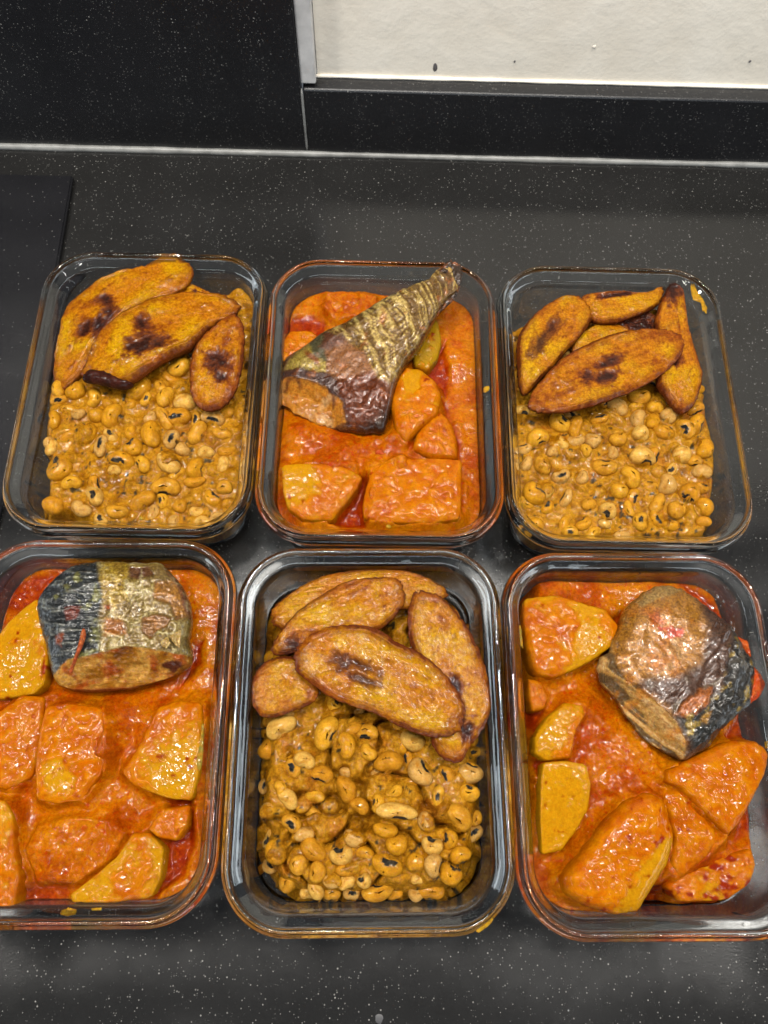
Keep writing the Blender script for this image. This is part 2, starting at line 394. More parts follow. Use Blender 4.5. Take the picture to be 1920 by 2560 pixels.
# ------------------------------------------------------------------ slabs: anything cut, sliced or filleted
def resample(P, m, smooth=2):
    P = np.asarray(P, float)
    if smooth == 1: Q = np.roll(P, -1, 0); P = np.stack([P, P*0.6+Q*0.4, P*0.4+Q*0.6], 1).reshape(-1, 2)
    for _ in range(max(smooth, 1)):
        Q = np.roll(P, -1, 0); P = np.stack([0.75*P+0.25*Q, 0.25*P+0.75*Q], 1).reshape(-1, 2)
    d = np.linalg.norm(np.roll(P, -1, 0)-P, axis=1); s = np.concatenate([[0], np.cumsum(d)]); Pc = np.vstack([P, P[:1]])
    t = np.linspace(0, s[-1], m, endpoint=False)
    return np.stack([np.interp(t, s, Pc[:, 0]), np.interp(t, s, Pc[:, 1])], -1)
def slab(name, crop, outline, zpl, top, bot, p, mat, fn=None, M=110, N=22, rough=0.006, rf=9, seed=0, smooth=2, split=None, spine=0.8, axis=None, nb=6, parent=None):
    """zpl=(z0,gx,gy): height of the mid plane at the outline's centre and its slope per outline unit.
    fn(ctx) -> (dz, cols) for the top; ctx has px (crop units), r, u, v, xyz"""
    O = resample(outline, M, smooth); c = O.mean(0); D = O-c
    if axis is None:
        ev, ex = np.linalg.eigh(D.T@D); ax = ex[:, 1]
    else: ax = np.array(axis, float); ax /= np.linalg.norm(ax)
    if (ax[0] < 0 if abs(ax[0]) > 0.35 else ax[1] < 0): ax = -ax
    ay = np.array([-ax[1], ax[0]]); su = D@ax; sv = D@ay
    Lh = (su.max()-su.min())/2; Wh = (sv.max()-sv.min())/2
    ext = math.hypot(*np.ptp(O, axis=0))
    ang = np.arctan2(sv/Wh, su/Lh)
    k = 1 + rough*2.2*fbm(np.cos(ang)*2+seed, np.sin(ang)*2, rf/3, 4, seed)
    O = c + D*k[:, None]; su = (O-c)@ax
    h = max(Lh-Wh, 0)*spine
    S = c + np.clip(su, -h, h)[:, None]*ax
    r = 1-(1-np.linspace(0, 1, N+1))**1.7
    P = (S[None]+(O-S)[None]*r[:, None, None]).reshape(-1, 2); R = np.repeat(r, M)
    rb = np.linspace(0.97, 0.0, nb); Pb = (S[None]+(O-S)[None]*rb[:, None, None]).reshape(-1, 2); Rb = np.repeat(rb, M)
    def zmid(Q): return zpl[0]+zpl[1]*(Q[:, 0]-c[0])+zpl[2]*(Q[:, 1]-c[1])
    zm = zmid(P); q = c2s(crop, P); X = unp(q[:, 0], q[:, 1], zm)
    dome = top*(1-R**p)**(1/p)
    ctx = dict(px=P, r=R, u=((P-c)@ax)/Lh, v=((P-c)@ay)/Wh, xyz=X, dome=dome, zm=zm, top=top, seed=seed)
    cols = np.tile([0.5, 0.3, 0.1], (len(P), 1)); dz = 0
    if fn: dz, cols = fn(ctx)
    X[:, 2] = zm + ctx['dome'] + dz*np.minimum(1, (1-R)*6+0.15)
    zb = zmid(Pb); qb = c2s(crop, Pb); Xb = unp(qb[:, 0], qb[:, 1], zb); Xb[:, 2] = np.maximum(zb - bot*(1-Rb**p)**(1/p), 0.0052)
    V = np.vstack([X, Xb]); cb = np.vstack([cols, np.tile(cols[-M:], (nb, 1))])
    F = []; nt = N+1
    for i in range(nt+nb-1):
        for j in range(M): F.append((i*M+j, i*M+(j+1) % M, (i+1)*M+(j+1) % M, (i+1)*M+j))
    F = np.array(F)[:, ::-1]
    loc = V.mean(0); loc[2] = V[:, 2].min()
    if split is None:
        o = mesh_obj(name, V, F, mat, parent, loc, cb); return o
    root = None
    fc = np.vstack([P, Pb])[F].mean(1); topf = F.max(1) < (nt)*M
    mask = topf & (polysd(fc + 6*np.stack([fbm(fc[:, 0], fc[:, 1], 0.03, 3, 5), fbm(fc[:, 0], fc[:, 1], 0.03, 3, 6)], -1), split['poly']) > 0)
    def sub(nm, fs, mt, par):
        ids = np.unique(fs); mp = np.zeros(len(V), int); mp[ids] = np.arange(len(ids))
        return mesh_obj(nm, V[ids], mp[fs], mt, par, loc if par is None else loc, cb[ids])
    root = bpy.data.objects.new(name, None); COL.objects.link(root); root.location = loc
    sub('skin', F[~mask], mat, root); sub(split['name'], F[mask], split['mat'], root)
    return root

# ---- plantain
GOLD = np.array([0.56, 0.20, 0.006]); YEL = np.array([0.66, 0.35, 0.004]); BRN = np.array([0.17, 0.038, 0.010]); CHR = np.array([0.030, 0.012, 0.009]); RUST = np.array([0.27, 0.060, 0.006])
def plantain_fn(tone=0.5, char=1.0, edge=0.5, spots=((0.0, 0.0, 0.3, 0.25),), bend=0.0, ridge=None):
    edge = edge*0.85; tone = tone-0.12
    def f(c):
        P = c['xyz']*1000; s = c['seed']*11; x, y = P[:, 0], P[:, 1]
        n1 = fbm(x+s, y, 0.07, 4, s); n2 = fbm(x, y+s, 0.30, 4, s+3); n3 = fbm(x+s, y, 0.9, 3, s+5)
        along = fbm(c['u']*2.2+s, c['v']*8, 1.0, 4, s+8); ring = fbm(c['r']*9+s, np.arctan2(c['v'], c['u'])*1.6, 1.0, 4, s+15)
        col = mix(np.tile(GOLD, (len(x), 1)), YEL, 0.45+tone*0.6+n1*1.5-0.35)
        col = mix(col, RUST, sstep(-0.05, 0.65, n1*-0.7+n2*0.45+n3*0.2+along*0.35+ring*0.35-0.22+(0.5-tone)*0.5)*0.85)
        rr = c['r'] + 0.10*n2 + 0.10*n1 + 0.06*n3
        col = mix(col, RUST, sstep(0.62, 0.95, rr)*(0.35+edge*0.6)); col = mix(col, BRN, sstep(0.88, 1.0, rr)*(0.45+edge))
        dk = 0
        for (u, v, a, b) in spots:
            q = ((c['u']-u)/(a*1.25))**2 + ((c['v']-v)/(b*1.35))**2; dk = np.maximum(dk, np.exp(-q))
        dk = dk*1.2 + 0.50*n2 + 0.30*n3 + 0.25*along
        col = mix(col, RUST, sstep(0.15, 0.5, dk)*char*0.8); col = mix(col, (0.11, 0.028, 0.014), sstep(0.40, 0.80, dk)*char*0.9); col = mix(col, CHR, sstep(0.80, 1.15, dk)*char*0.9)
        dz = 0.0013*n1 + 0.0003*n2 + 0.00015*n3 - 0.0008*sstep(0.5, 1.0, dk) + 0.0003*along + 0.0002*ring + bend*(c['u']**2-0.3)
        dz = dz + 0.0007*np.exp(-((c['r']-0.88)/0.06)**2)*(1+2*n1) + 0.0006*np.abs(fbm(x, y, 0.5, 3, s+31))
        if ridge is not None: dz = dz + 0.0025*np.exp(-((c['v']-ridge)/0.12)**2)
        return dz, col
    return f
PG = {'A': 'plantain slices in the back left container', 'C': 'plantain slices in the back right container', 'E': 'plantain slices in the front middle container'}
def plantain(crop, outline, zpl, label, seed, top=0.0032, bot=0.0045, **kw):
    o = slab('plantain_slice', crop, outline, zpl, top*0.85, bot, 3.6, M_PLANT, plantain_fn(**kw), M=170, N=34, rough=0.018, rf=20, seed=seed, smooth=2)
    return tag(o, label, 'plantain slice', PG[crop])
# zpl slopes are metres per crop unit (gy positive = nearer end higher)
plantain('A', [(1120, 300), (1170, 275), (1240, 312), (1300, 330), (1290, 380), (1180, 400), (1100, 360)], (0.048, 0, 0), 'hidden plantain slice peeking out behind the two large ones', 1, tone=0.2)
plantain('A', [(375, 930), (340, 880), (325, 820), (335, 720), (370, 560), (390, 430), (500, 340), (600, 250), (720, 205), (860, 180), (950, 140), (1010, 95), (1090, 90), (1150, 140), (1190, 200), (1160, 260), (1110, 320), (980, 380), (860, 430), (740, 500), (650, 590), (590, 680), (550, 760), (500, 830), (440, 890)],
         (0.047, 0.000012, -0.000006), 'largest plantain slice, yellow ended and leaning on the back glass wall, with two charred spots', 2, top=0.006, tone=0.75, edge=0.4,
         spots=((-0.05, 0.05, 0.10, 0.20), (-0.22, 0.12, 0.14, 0.22), (0.02, -0.28, 0.08, 0.2), (-0.35, -0.1, 0.12, 0.2)), bend=-0.004)
a2 = plantain('A', [(505, 850), (510, 790), (545, 700), (590, 600), (680, 500), (800, 420), (950, 360), (1100, 330), (1270, 325), (1400, 350), (1465, 400), (1470, 440), (1400, 480), (1300, 530), (1230, 600), (1180, 670), (1080, 710), (960, 770), (880, 830), (800, 890), (700, 885), (600, 850)],
              (0.052, 0, 0.0), 'golden plantain slice across the middle with a curled dark lower edge', 3, top=0.0062, tone=0.45, edge=0.55,
              spots=((-0.20, 0.15, 0.20, 0.28), (-0.10, -0.35, 0.10, 0.2), (-0.05, 0.35, 0.15, 0.18)), bend=-0.003)
cu = slab('curled_edge', 'A', [(500, 855), (530, 805), (600, 795), (670, 810), (720, 850), (790, 875), (830, 885), (770, 918), (680, 900), (590, 880), (520, 870)], (0.0525, 0, 0), 0.0055, 0.004, 2.0, M_PLANT,
          lambda c: (0.0009*fbm(c['xyz'][:, 0]*1000, c['xyz'][:, 1]*1000, 0.5, 3, 2), mix(np.tile([0.075, 0.02, 0.012], (len(c['r']), 1)), CHR, 0.5+fbm(c['xyz'][:, 0]*1000, c['xyz'][:, 1]*1000, 0.4, 3, 9))), M=70, N=12, seed=4, parent=a2)
plantain('A', [(1410, 450), (1465, 465), (1495, 560), (1490, 700), (1470, 830), (1430, 950), (1370, 1020), (1290, 1050), (1210, 1030), (1165, 960), (1155, 850), (1160, 730), (1210, 620), (1290, 540)],
         (0.053, 0, -0.000006), 'small reddish brown plantain slice against the right glass wall', 5, tone=-0.1, edge=1.0, spots=((0.0, 0.0, 0.22, 0.4), (0.25, -0.3, 0.12, 0.25)))
plantain('C', [(760, 430), (860, 385), (980, 365), (1010, 440), (960, 500), (860, 510), (780, 470)], (0.045, 0, 0), 'darkest plantain slice, mostly hidden beneath the others', 6, tone=-0.3, edge=1, spots=((0, 0, 0.9, 0.9),))
plantain('C', [(480, 600), (520, 510), (570, 470), (640, 430), (740, 425), (830, 455), (850, 520), (760, 600), (600, 640)], (0.047, 0, 0), 'pale yellow plantain slice wedged behind the big central one', 7, tone=1.0, edge=0.3, char=0.0)
plantain('C', [(540, 262), (640, 245), (780, 235), (900, 250), (975, 240), (1015, 208), (1045, 230), (1025, 300), (960, 350), (860, 388), (760, 425), (650, 425), (600, 400), (560, 320)],
         (0.052, 0, 0), 'narrow plantain slice lying across the back with an upturned tip', 8, tone=0.35, edge=0.6, spots=((-0.1, -0.5, 0.4, 0.12),))
plantain('C', [(185, 850), (170, 700), (165, 520), (220, 430), (300, 350), (420, 270), (520, 262), (590, 310), (620, 375), (600, 440), (540, 510), (460, 600), (390, 680), (330, 740), (270, 810), (230, 850)],
         (0.052, 0, 0), 'plantain slice leaning against the left glass wall with brown streak', 9, top=0.006, tone=0.6, edge=0.6, spots=((0.15, -0.15, 0.25, 0.2), (-0.15, -0.2, 0.3, 0.2)), char=0.75)
plantain('C', [(1060, 200), (1110, 190), (1155, 240), (1165, 350), (1185, 480), (1220, 580), (1250, 670), (1270, 740), (1250, 830), (1210, 930), (1150, 970), (1100, 930), (1050, 870), (990, 790), (1000, 700), (1010, 560), (980, 430), (1000, 340), (1040, 260)],
         (0.051, 0, -0.000006), 'long upright plantain slice at right, its foot among the beans', 10, top=0.0055, tone=0.2, edge=0.9, spots=((0.2, 0.2, 0.1, 0.2), (-0.9, 0, 0.18, 0.5)))
plantain('C', [(240, 930), (235, 880), (280, 800), (350, 720), (450, 620), (560, 560), (700, 500), (850, 465), (1000, 455), (1120, 475), (1165, 520), (1160, 600), (1100, 670), (1020, 740), (920, 800), (800, 850), (680, 895), (550, 935), (420, 955), (300, 955)],
         (0.0565, 0, 0), 'big oval brown plantain slice on top with dark seeds in its centre', 11, tone=0.0, edge=0.7, spots=((-0.05, 0.22, 0.13, 0.22), (0.06, -0.2, 0.16, 0.16), (-0.25, 0.0, 0.1, 0.18)))
plantain('E', [(290, 430), (310, 370), (400, 300), (520, 230), (650, 195), (800, 180), (950, 180), (1080, 200), (1180, 250), (1235, 295), (1220, 340), (1120, 380), (900, 400), (600, 460), (380, 510), (305, 480)],
         (0.046, 0, 0), 'rearmost plantain slice arching along the back glass wall', 12, tone=0.75, edge=0.5, char=0.0)
plantain('E', [(280, 620), (320, 540), (400, 430), (500, 350), (600, 290), (700, 235), (830, 220), (960, 215), (1000, 270), (1010, 350), (960, 420), (900, 490), (780, 520), (600, 560), (420, 620), (340, 645)],
         (0.0505, 0, 0), 'plantain slice second from the back with dark square right end', 13, tone=0.5, edge=0.75, spots=((-0.75, 0.35, 0.15, 0.3),), char=0.8)
plantain('E', [(185, 870), (190, 770), (230, 690), (320, 640), (420, 640), (520, 740), (560, 850), (490, 905), (400, 935), (330, 965), (250, 970), (210, 930)],
         (0.0485, 0, 0), 'plantain slice at lower left, half hidden, reaching the glass', 14, tone=0.35, edge=0.8, char=0.0)
plantain('E', [(1020, 400), (1040, 320), (1090, 285), (1160, 300), (1230, 350), (1300, 430), (1360, 530), (1420, 650), (1460, 780), (1478, 870), (1450, 980), (1390, 1070), (1330, 1160), (1290, 1215), (1200, 1190), (1140, 1110), (1150, 1040), (1210, 950), (1160, 800), (1080, 680), (1030, 580), (1015, 480)],
         (0.0515, 0, 0), 'long plantain slice down the right side with dark seedy centre', 15, tone=0.5, edge=0.9, spots=((0.42, -0.05, 0.22, 0.13), (0.12, -0.12, 0.14, 0.12), (0.65, -0.1, 0.1, 0.2)))
plantain('E', [(405, 660), (430, 590), (520, 510), (640, 475), (760, 470), (870, 500), (970, 570), (1080, 620), (1180, 690), (1270, 800), (1325, 900), (1330, 970), (1280, 1060), (1150, 1080), (1020, 1040), (880, 960), (740, 910), (620, 870), (520, 800), (440, 740)],
         (0.057, 0, 0), 'large front plantain slice on top, yellow right half and dark oval centre', 16, tone=0.75, edge=0.85, spots=((-0.30, -0.10, 0.24, 0.13), (-0.20, 0.20, 0.20, 0.12), (-0.45, 0.05, 0.14, 0.16)), char=0.72)

# ---- yam chunks
YAMC = np.array([0.62, 0.28, 0.004]); OLV = np.array([0.42, 0.25, 0.008]); SAU = np.array([0.54, 0.115, 0.001]); SAL = np.array([0.66, 0.215, 0.002]); RED = np.array([0.30, 0.022, 0.001])
def yam_fn(coat=0.5, olive=0.0, bare=None, red=0.0):
    def f(c):
        P = c['xyz']*1000; s = c['seed']*7; x, y = P[:, 0], P[:, 1]
        n1 = fbm(x+s, y, 0.07, 4, s); n2 = fbm(x, y+s, 0.28, 4, s+3); n3 = fbm(x, y, 0.8, 3, s+6)
        col = np.tile(YAMC*(1-olive)+OLV*olive, (len(x), 1))
        k = coat*1.8-0.5+n1*1.0+n2*0.5
        if bare is not None:
            k = k - 1.3*np.exp(-((c['u']-bare[0])/bare[2])**2-((c['v']-bare[1])/bare[3])**2)
        k = sstep(-0.15, 0.35, k)
        col = mix(col, mix(mix(np.tile(SAU, (len(x), 1)), SAL, 0.5+n2), (0.42, 0.055, 0.001), sstep(0.1, 0.6, fbm(x, y, 0.12, 3, s+21))*0.5), k)
        col = mix(col, RED, sstep(0.45, 0.8, fbm(x+50, y, 0.22, 3, s+9)+red))
        return 0.0008*n1 + k*(0.0008+0.0009*n2) + 0.0001*n3, col
    return f
def yam(crop, outline, zpl, label, seed, top=0.006, bot=0.022, p=6.0, **kw):
    q_ = np.random.default_rng(seed); zpl = (zpl[0]+0.0018, zpl[1]+q_.uniform(-1, 1)*0.000011, zpl[2]+q_.uniform(-1, 1)*0.000009)
    p = p*1.5
    o = slab('yam_chunk', crop, outline, zpl, top, bot, p, M_YAM, yam_fn(**kw), M=140, N=30, rough=0.008, rf=14, seed=seed, smooth=1)
    YAMS.setdefault(crop, []).append((outline, zpl, kw.get('coat', 0.5)))
    return tag(o, label, 'yam chunk', {'B': 'yam chunks in the back middle container', 'D': 'yam chunks in the front left container', 'F': 'yam chunks in the front right container'}[crop])
YAMS = {}
yam('B', [(715, 1640), (740, 1540), (770, 1415), (900, 1350), (1100, 1340), (1250, 1345), (1338, 1352), (1335, 1500), (1332, 1720), (1150, 1745), (900, 1745), (730, 1720)], (0.041, 0, -0.000004), 'squarish orange yam chunk at the bottom right by the near glass', 21, p=6, coat=0.85)
yam('B', [(215, 1380), (400, 1370), (600, 1385), (720, 1460), (690, 1530), (600, 1640), (530, 1730), (350, 1725), (260, 1660), (225, 1560)], (0.040, 0, 0), 'yam chunk at the bottom left with yellow upper corner', 22, p=5, coat=0.45, bare=(-0.5, -0.3, 0.5, 0.6))
yam('B', [(980, 780), (1080, 790), (1180, 870), (1215, 960), (1190, 1080), (1080, 1160), (990, 1250), (930, 1200), (890, 1000), (930, 850)], (0.040, 0, 0), 'rounded yam chunk tucked under the right side of the fish tail', 23, top=0.010, p=2.6, coat=0.7, bare=(-0.5, 0.2, 0.3, 0.3))
yam('B', [(1090, 1150), (1200, 1050), (1270, 1110), (1310, 1230), (1310, 1350), (1150, 1350), (1030, 1290), (1050, 1200)], (0.038, 0, 0), 'small wedge of yam above the squarish orange chunk', 24, top=0.008, p=3, coat=0.8)
yam('B', [(1080, 500), (1140, 470), (1190, 470), (1215, 600), (1195, 700), (1130, 790), (1040, 760), (1030, 600)], (0.036, 0, 0), 'olive tinted yam chunk half sunk behind the fish', 25, top=0.005, p=3, coat=0.12, olive=0.8)
yam('B', [(205, 620), (270, 545), (400, 545), (470, 600), (380, 700), (240, 760), (205, 720)], (0.038, 0, 0), 'yellowish yam chunk beside the left glass wall behind the fish', 26, top=0.005, coat=0.45)
yam('B', [(500, 300), (640, 300), (800, 330), (820, 400), (700, 450), (560, 470), (480, 400)], (0.0345, 0, 0), 'sauce covered yam chunk sunk at the back edge of the stew', 27, top=0.004, p=2.5, coat=1.1)
yam('D', [(-110, 800), (-60, 640), (0, 590), (60, 510), (160, 420), (215, 385), (265, 480), (275, 700), (255, 830), (200, 890), (0, 920), (-90, 905)], (0.041, 0, 0), 'bare yellow yam chunk at the left of the silver fish steak', 31, p=5, coat=0.05)
yam('D', [(-110, 1120), (-60, 1040), (30, 970), (150, 895), (260, 900), (250, 1050), (235, 1200), (190, 1330), (60, 1395), (-90, 1370)], (0.040, 0, 0), 'orange yam chunk at left, below the bare yellow one', 32, coat=0.7)
yam('D', [(205, 1250), (225, 1100), (260, 950), (400, 940), (560, 960), (600, 1100), (560, 1300), (450, 1450), (330, 1470), (210, 1445)], (0.0435, 0, 0), 'large square sauce coated yam chunk in the middle', 33, p=5, coat=0.75, bare=(0.4, 0.2, 0.4, 0.4))
yam('D', [(850, 960), (960, 920), (1085, 935), (1090, 1150), (1070, 1310), (1030, 1450), (900, 1440), (720, 1370), (660, 1300), (740, 1180), (800, 1060)], (0.042, 0, 0), 'pentagonal yam chunk touching the right glass wall', 34, p=4.5, coat=0.5, bare=(-0.1, 0.4, 0.5, 0.4))
yam('D', [(720, 1620), (800, 1615), (885, 1700), (870, 1850), (820, 1960), (600, 1990), (400, 1985), (390, 1945), (500, 1860), (640, 1740)], (0.041, 0, 0), 'wedge shaped yellow yam chunk at the bottom right beside the red oil', 35, p=5, coat=0.25)
yam('D', [(-110, 1500), (-60, 1425), (50, 1450), (90, 1520), (110, 1750), (130, 1860), (95, 2020), (-90, 2010)], (0.044, 0, 0), 'tall orange yam chunk in the bottom left corner cut by the photo edge', 36, p=5, coat=0.4)
yam('D', [(790, 1600), (880, 1490), (1020, 1470), (1010, 1590), (950, 1665), (850, 1650)], (0.038, 0, 0), 'small yam piece sunk in sauce below the pentagonal chunk', 37, top=0.005, p=3, coat=0.8)
yam('D', [(170, 1700), (230, 1580), (420, 1540), (620, 1560), (690, 1620), (600, 1760), (420, 1880), (220, 1880)], (0.0375, 0, 0), 'broad submerged yam chunk covered by sauce near the bottom', 38, top=0.005, p=2.6, coat=1.2)
yam('F', [(180, 345), (350, 325), (500, 370), (610, 400), (680, 490), (640, 600), (560, 660), (450, 720), (330, 765), (240, 740), (200, 600), (178, 470)], (0.042, 0, 0), 'thick yam block in the upper left corner with pale cut side', 41, top=0.008, p=4.5, coat=0.5, bare=(0.5, 0.3, 0.35, 0.9))
yam('F', [(235, 1070), (300, 970), (390, 890), (490, 900), (505, 960), (450, 1050), (430, 1190), (290, 1200), (238, 1160)], (0.039, 0, 0), 'yam chunk at left between the corner block and the flat yellow slice', 42, top=0.008, p=3, coat=0.4, bare=(-0.3, -0.3, 0.5, 0.5))
yam('F', [(285, 1205), (400, 1198), (510, 1215), (535, 1330), (520, 1450), (460, 1560), (380, 1670), (275, 1695), (265, 1500), (270, 1300)], (0.040, 0, 0), 'flat bare yellow yam slice standing against the left glass', 43, p=7, coat=0.0)
yam('F', [(372, 1810), (480, 1680), (600, 1520), (720, 1400), (820, 1358), (900, 1390), (940, 1500), (965, 1600), (930, 1740), (860, 1850), (780, 1985), (650, 2010), (480, 1955), (390, 1895)], (0.041, 0, 0), 'largest yam chunk, domed and red stained, at the bottom', 44, top=0.014, p=2.4, coat=0.62, red=0.12, bare=(0.1, 0.8, 0.9, 0.35))
yam('F', [(930, 1250), (1060, 1180), (1250, 1090), (1400, 1095), (1468, 1150), (1450, 1260), (1380, 1400), (1310, 1530), (1250, 1592), (1180, 1520), (1080, 1430), (1000, 1345), (925, 1310)], (0.043, 0, 0), 'triangular yam chunk with grainy orange coat right below the fish', 45, top=0.009, p=3.2, coat=0.85)
yam('F', [(890, 1350), (1000, 1345), (1100, 1450), (1220, 1600), (1150, 1700), (1000, 1820), (940, 1760), (960, 1600), (920, 1450)], (0.036, 0, 0), 'brownish sauce coated yam chunk behind the largest one', 46, top=0.008, p=2.6, coat=1.1)
yam('F', [(920, 1850), (1050, 1760), (1220, 1690), (1380, 1650), (1405, 1750), (1370, 1850), (1250, 1935), (1000, 1945)], (0.031, 0, 0), 'red stained yam chunk in the bottom right corner', 47, top=0.007, p=2.6, coat=0.6, red=0.35)
yam('F', [(205, 760), (280, 780), (320, 860), (290, 930), (225, 940), (205, 850)], (0.034, 0, 0), 'tiny piece of yam in the oil at the left glass', 48, top=0.005, p=2.5, coat=0.6)

# ---- fish
def paint(c, items, base, warp=12, wf=0.02):
    P = c['px']; s = c['seed']
    Q = P + warp*np.stack([fbm(P[:, 0], P[:, 1], wf, 4, s+1), fbm(P[:, 0], P[:, 1], wf, 4, s+2)], -1)
    col = np.tile(np.array(base, float), (len(P), 1)); masks = []
    for poly, rgb, feather in items:
        m = sstep(-feather, feather, polysd(Q, poly)); masks.append(m); col = mix(col, rgb, m)
    return col, masks
def ridged(x, y, o=3, s=0):
    r = 0; a = 1; t = 0; f = 1
    for k in range(o):
        r = r + a*(1-np.abs(2*vnoise(x*f, y*f, None, s+k*7)-1)*1.6); t += a; a *= 0.5; f *= 2.1
    return r/t
SIL = np.array([0.52, 0.37, 0.09]); GLD = np.array([0.34, 0.19, 0.025]); BLK = np.array([0.022, 0.022, 0.018]); FLS = np.array([0.55, 0.22, 0.025]); DBR = np.array([0.15, 0.045, 0.018])
def fishB(c):
    P = c['px']; ax = np.array([0.74, -0.67]); ay = np.array([0.67, 0.74]); o = P-np.array([700, 700]); s_ = o@ax; t_ = o@ay
    col, m = paint(c, [
        ([(480, 560), (700, 430), (1000, 250), (1200, 130), (1340, 110), (1340, 250), (1240, 340), (1150, 480), (1090, 600), (1010, 700), (950, 810), (880, 880), (800, 860), (700, 700), (600, 600)], GLD, 18),
        ([(330, 640), (460, 540), (480, 560), (560, 510), (700, 430), (850, 350), (1000, 255), (1000, 300), (880, 390), (730, 490), (620, 560), (540, 600), (440, 680), (350, 700)], BLK, 16),
        ([(230, 800), (350, 640), (470, 560), (500, 820), (480, 830)], (0.42, 0.30, 0.05), 10),
        ([(380, 640), (470, 550), (485, 650), (500, 760), (420, 740)], (0.10, 0.09, 0.04), 12),
        ([(470, 580), (600, 510), (640, 560), (600, 650), (520, 700), (470, 680)], (0.13, 0.045, 0.02), 14),
        ([(500, 700), (620, 640), (740, 700), (800, 850), (640, 880), (500, 840)], (0.30, 0.115, 0.03), 20),
        ([(360, 680), (440, 740), (450, 790), (380, 740)], (0.28, 0.09, 0.02), 8),
        ([(210, 820), (300, 790), (500, 840), (620, 930), (780, 1000), (880, 1050), (860, 1160), (740, 1170), (620, 1150), (600, 1000), (400, 870), (180, 880)], (0.07, 0.025, 0.014), 14),
        ([(560, 880), (760, 820), (880, 900), (900, 1080), (860, 1160), (640, 1160), (590, 1000)], (0.16, 0.036, 0.008), 26),
        ([(185, 885), (280, 850), (400, 880), (500, 930), (590, 1000), (620, 1130), (540, 1140), (420, 1110), (280, 1040), (210, 980)], FLS, 8),
        ([(1180, 170), (1270, 90), (1340, 110), (1345, 190), (1310, 290), (1240, 330), (1190, 250)], (0.12, 0.06, 0.02), 16),
        ([(1200, 140), (1290, 100), (1310, 150), (1240, 190)], (0.45, 0.11, 0.015), 10),
        ([(1300, 280), (1240, 330), (1180, 420), (1110, 560), (1010, 700), (930, 820), (960, 850), (1060, 720), (1150, 560), (1220, 420), (1310, 330)], (0.13, 0.045, 0.02), 12),
    ], (0.20, 0.08, 0.025), 16)
    skin = np.maximum(m[0]-m[5]-m[7]-m[8], 0).clip(0, 1)
    wx = s_/21 + 2.6*fbm(s_, t_, 0.0045, 2, 4) + t_/110; wy = t_/330 + 0.5*fbm(s_, t_, 0.01, 2, 5)
    rd = 0.65*ridged(wx, wy, 1, 11)+0.35*ridged(wx*2.1+0.8*fbm(s_, t_, 0.02, 2, 8), wy*2.4, 1, 12)+0.22*fbm(s_, t_, 0.006, 3, 19); band = sstep(0.3, 0.8, rd)
    col = mix(col, np.array([0.72, 0.52, 0.15]), skin*band*0.85); col = mix(col, (0.15, 0.072, 0.010), skin*(1-band)*0.8)
    n = fbm(P[:, 0], P[:, 1], 0.02, 4, 31); col = mix(col, (0.45, 0.12, 0.012), sstep(0.30, 0.6, n)*0.6)
    col = mix(col, (0.62, 0.36, 0.14), m[9]*sstep(0.0, 0.5, fbm(s_, t_, 0.014, 3, 9))*0.9); col = mix(col, (0.12, 0.04, 0.02), m[9]*sstep(0.25, 0.5, ridged(P[:, 0]/150, P[:, 1]/110, 2, 3)-0.45)*0.8)
    dz = 0.0011*skin*(rd-0.4) + 0.0005*fbm(P[:, 0], P[:, 1], 0.03, 4, 8) + 0.0016*m[8]*fbm(P[:, 0], P[:, 1], 0.02, 3, 14)
    vv = c['v']; edge_ = np.maximum(sstep(0.62, 0.95, -vv+0.12*n), sstep(0.78, 1.0, vv+0.12*n))*(1-m[9]); col = mix(col, (0.030, 0.022, 0.014), edge_*0.85)
    # the cut end drops away from the skin edge
    cut = np.array([(150, 830), (280, 845), (400, 875), (520, 925), (610, 1000), (640, 1200)])
    d = np.clip(polysd(P, [(150, 830), (280, 845), (400, 875), (520, 925), (610, 1000), (640, 1250), (100, 1250)]), 0, None)
    c['dome'] = np.minimum(c['dome'], np.maximum(c['top']*0.86 - d*0.00009, 0.0005+c['dome']*0.15))
    c['dome'] = c['dome'] * (1 - 0.45*sstep(0.35, 0.9, c['u'] if (P[:, 0]@c['u']) > 0 else -c['u']))
    return dz, col
fb = slab('fish_tail_piece', 'B', [(168, 870), (200, 800), (230, 710), (340, 640), (460, 550), (600, 490), (700, 430), (850, 340), (1000, 260), (1150, 200), (1185, 145), (1275, 92), (1330, 115), (1345, 180), (1310, 280), (1240, 340), (1190, 410), (1150, 500), (1090, 610), (1010, 710), (950, 810), (920, 900), (890, 1050), (860, 1165), (740, 1165), (620, 1150), (540, 1142), (430, 1110), (300, 1040), (215, 990), (175, 930)],
          (0.049, 0.000014, -0.000012), 0.011, 0.016, 2.8, M_FISH, fishB, M=260, N=70, rough=0.011, rf=20, seed=51, smooth=1, split=dict(name='cut_face', mat=M_FLESH, poly=[(150, 850), (280, 848), (400, 880), (510, 930), (600, 1000), (625, 1200), (100, 1200)]))
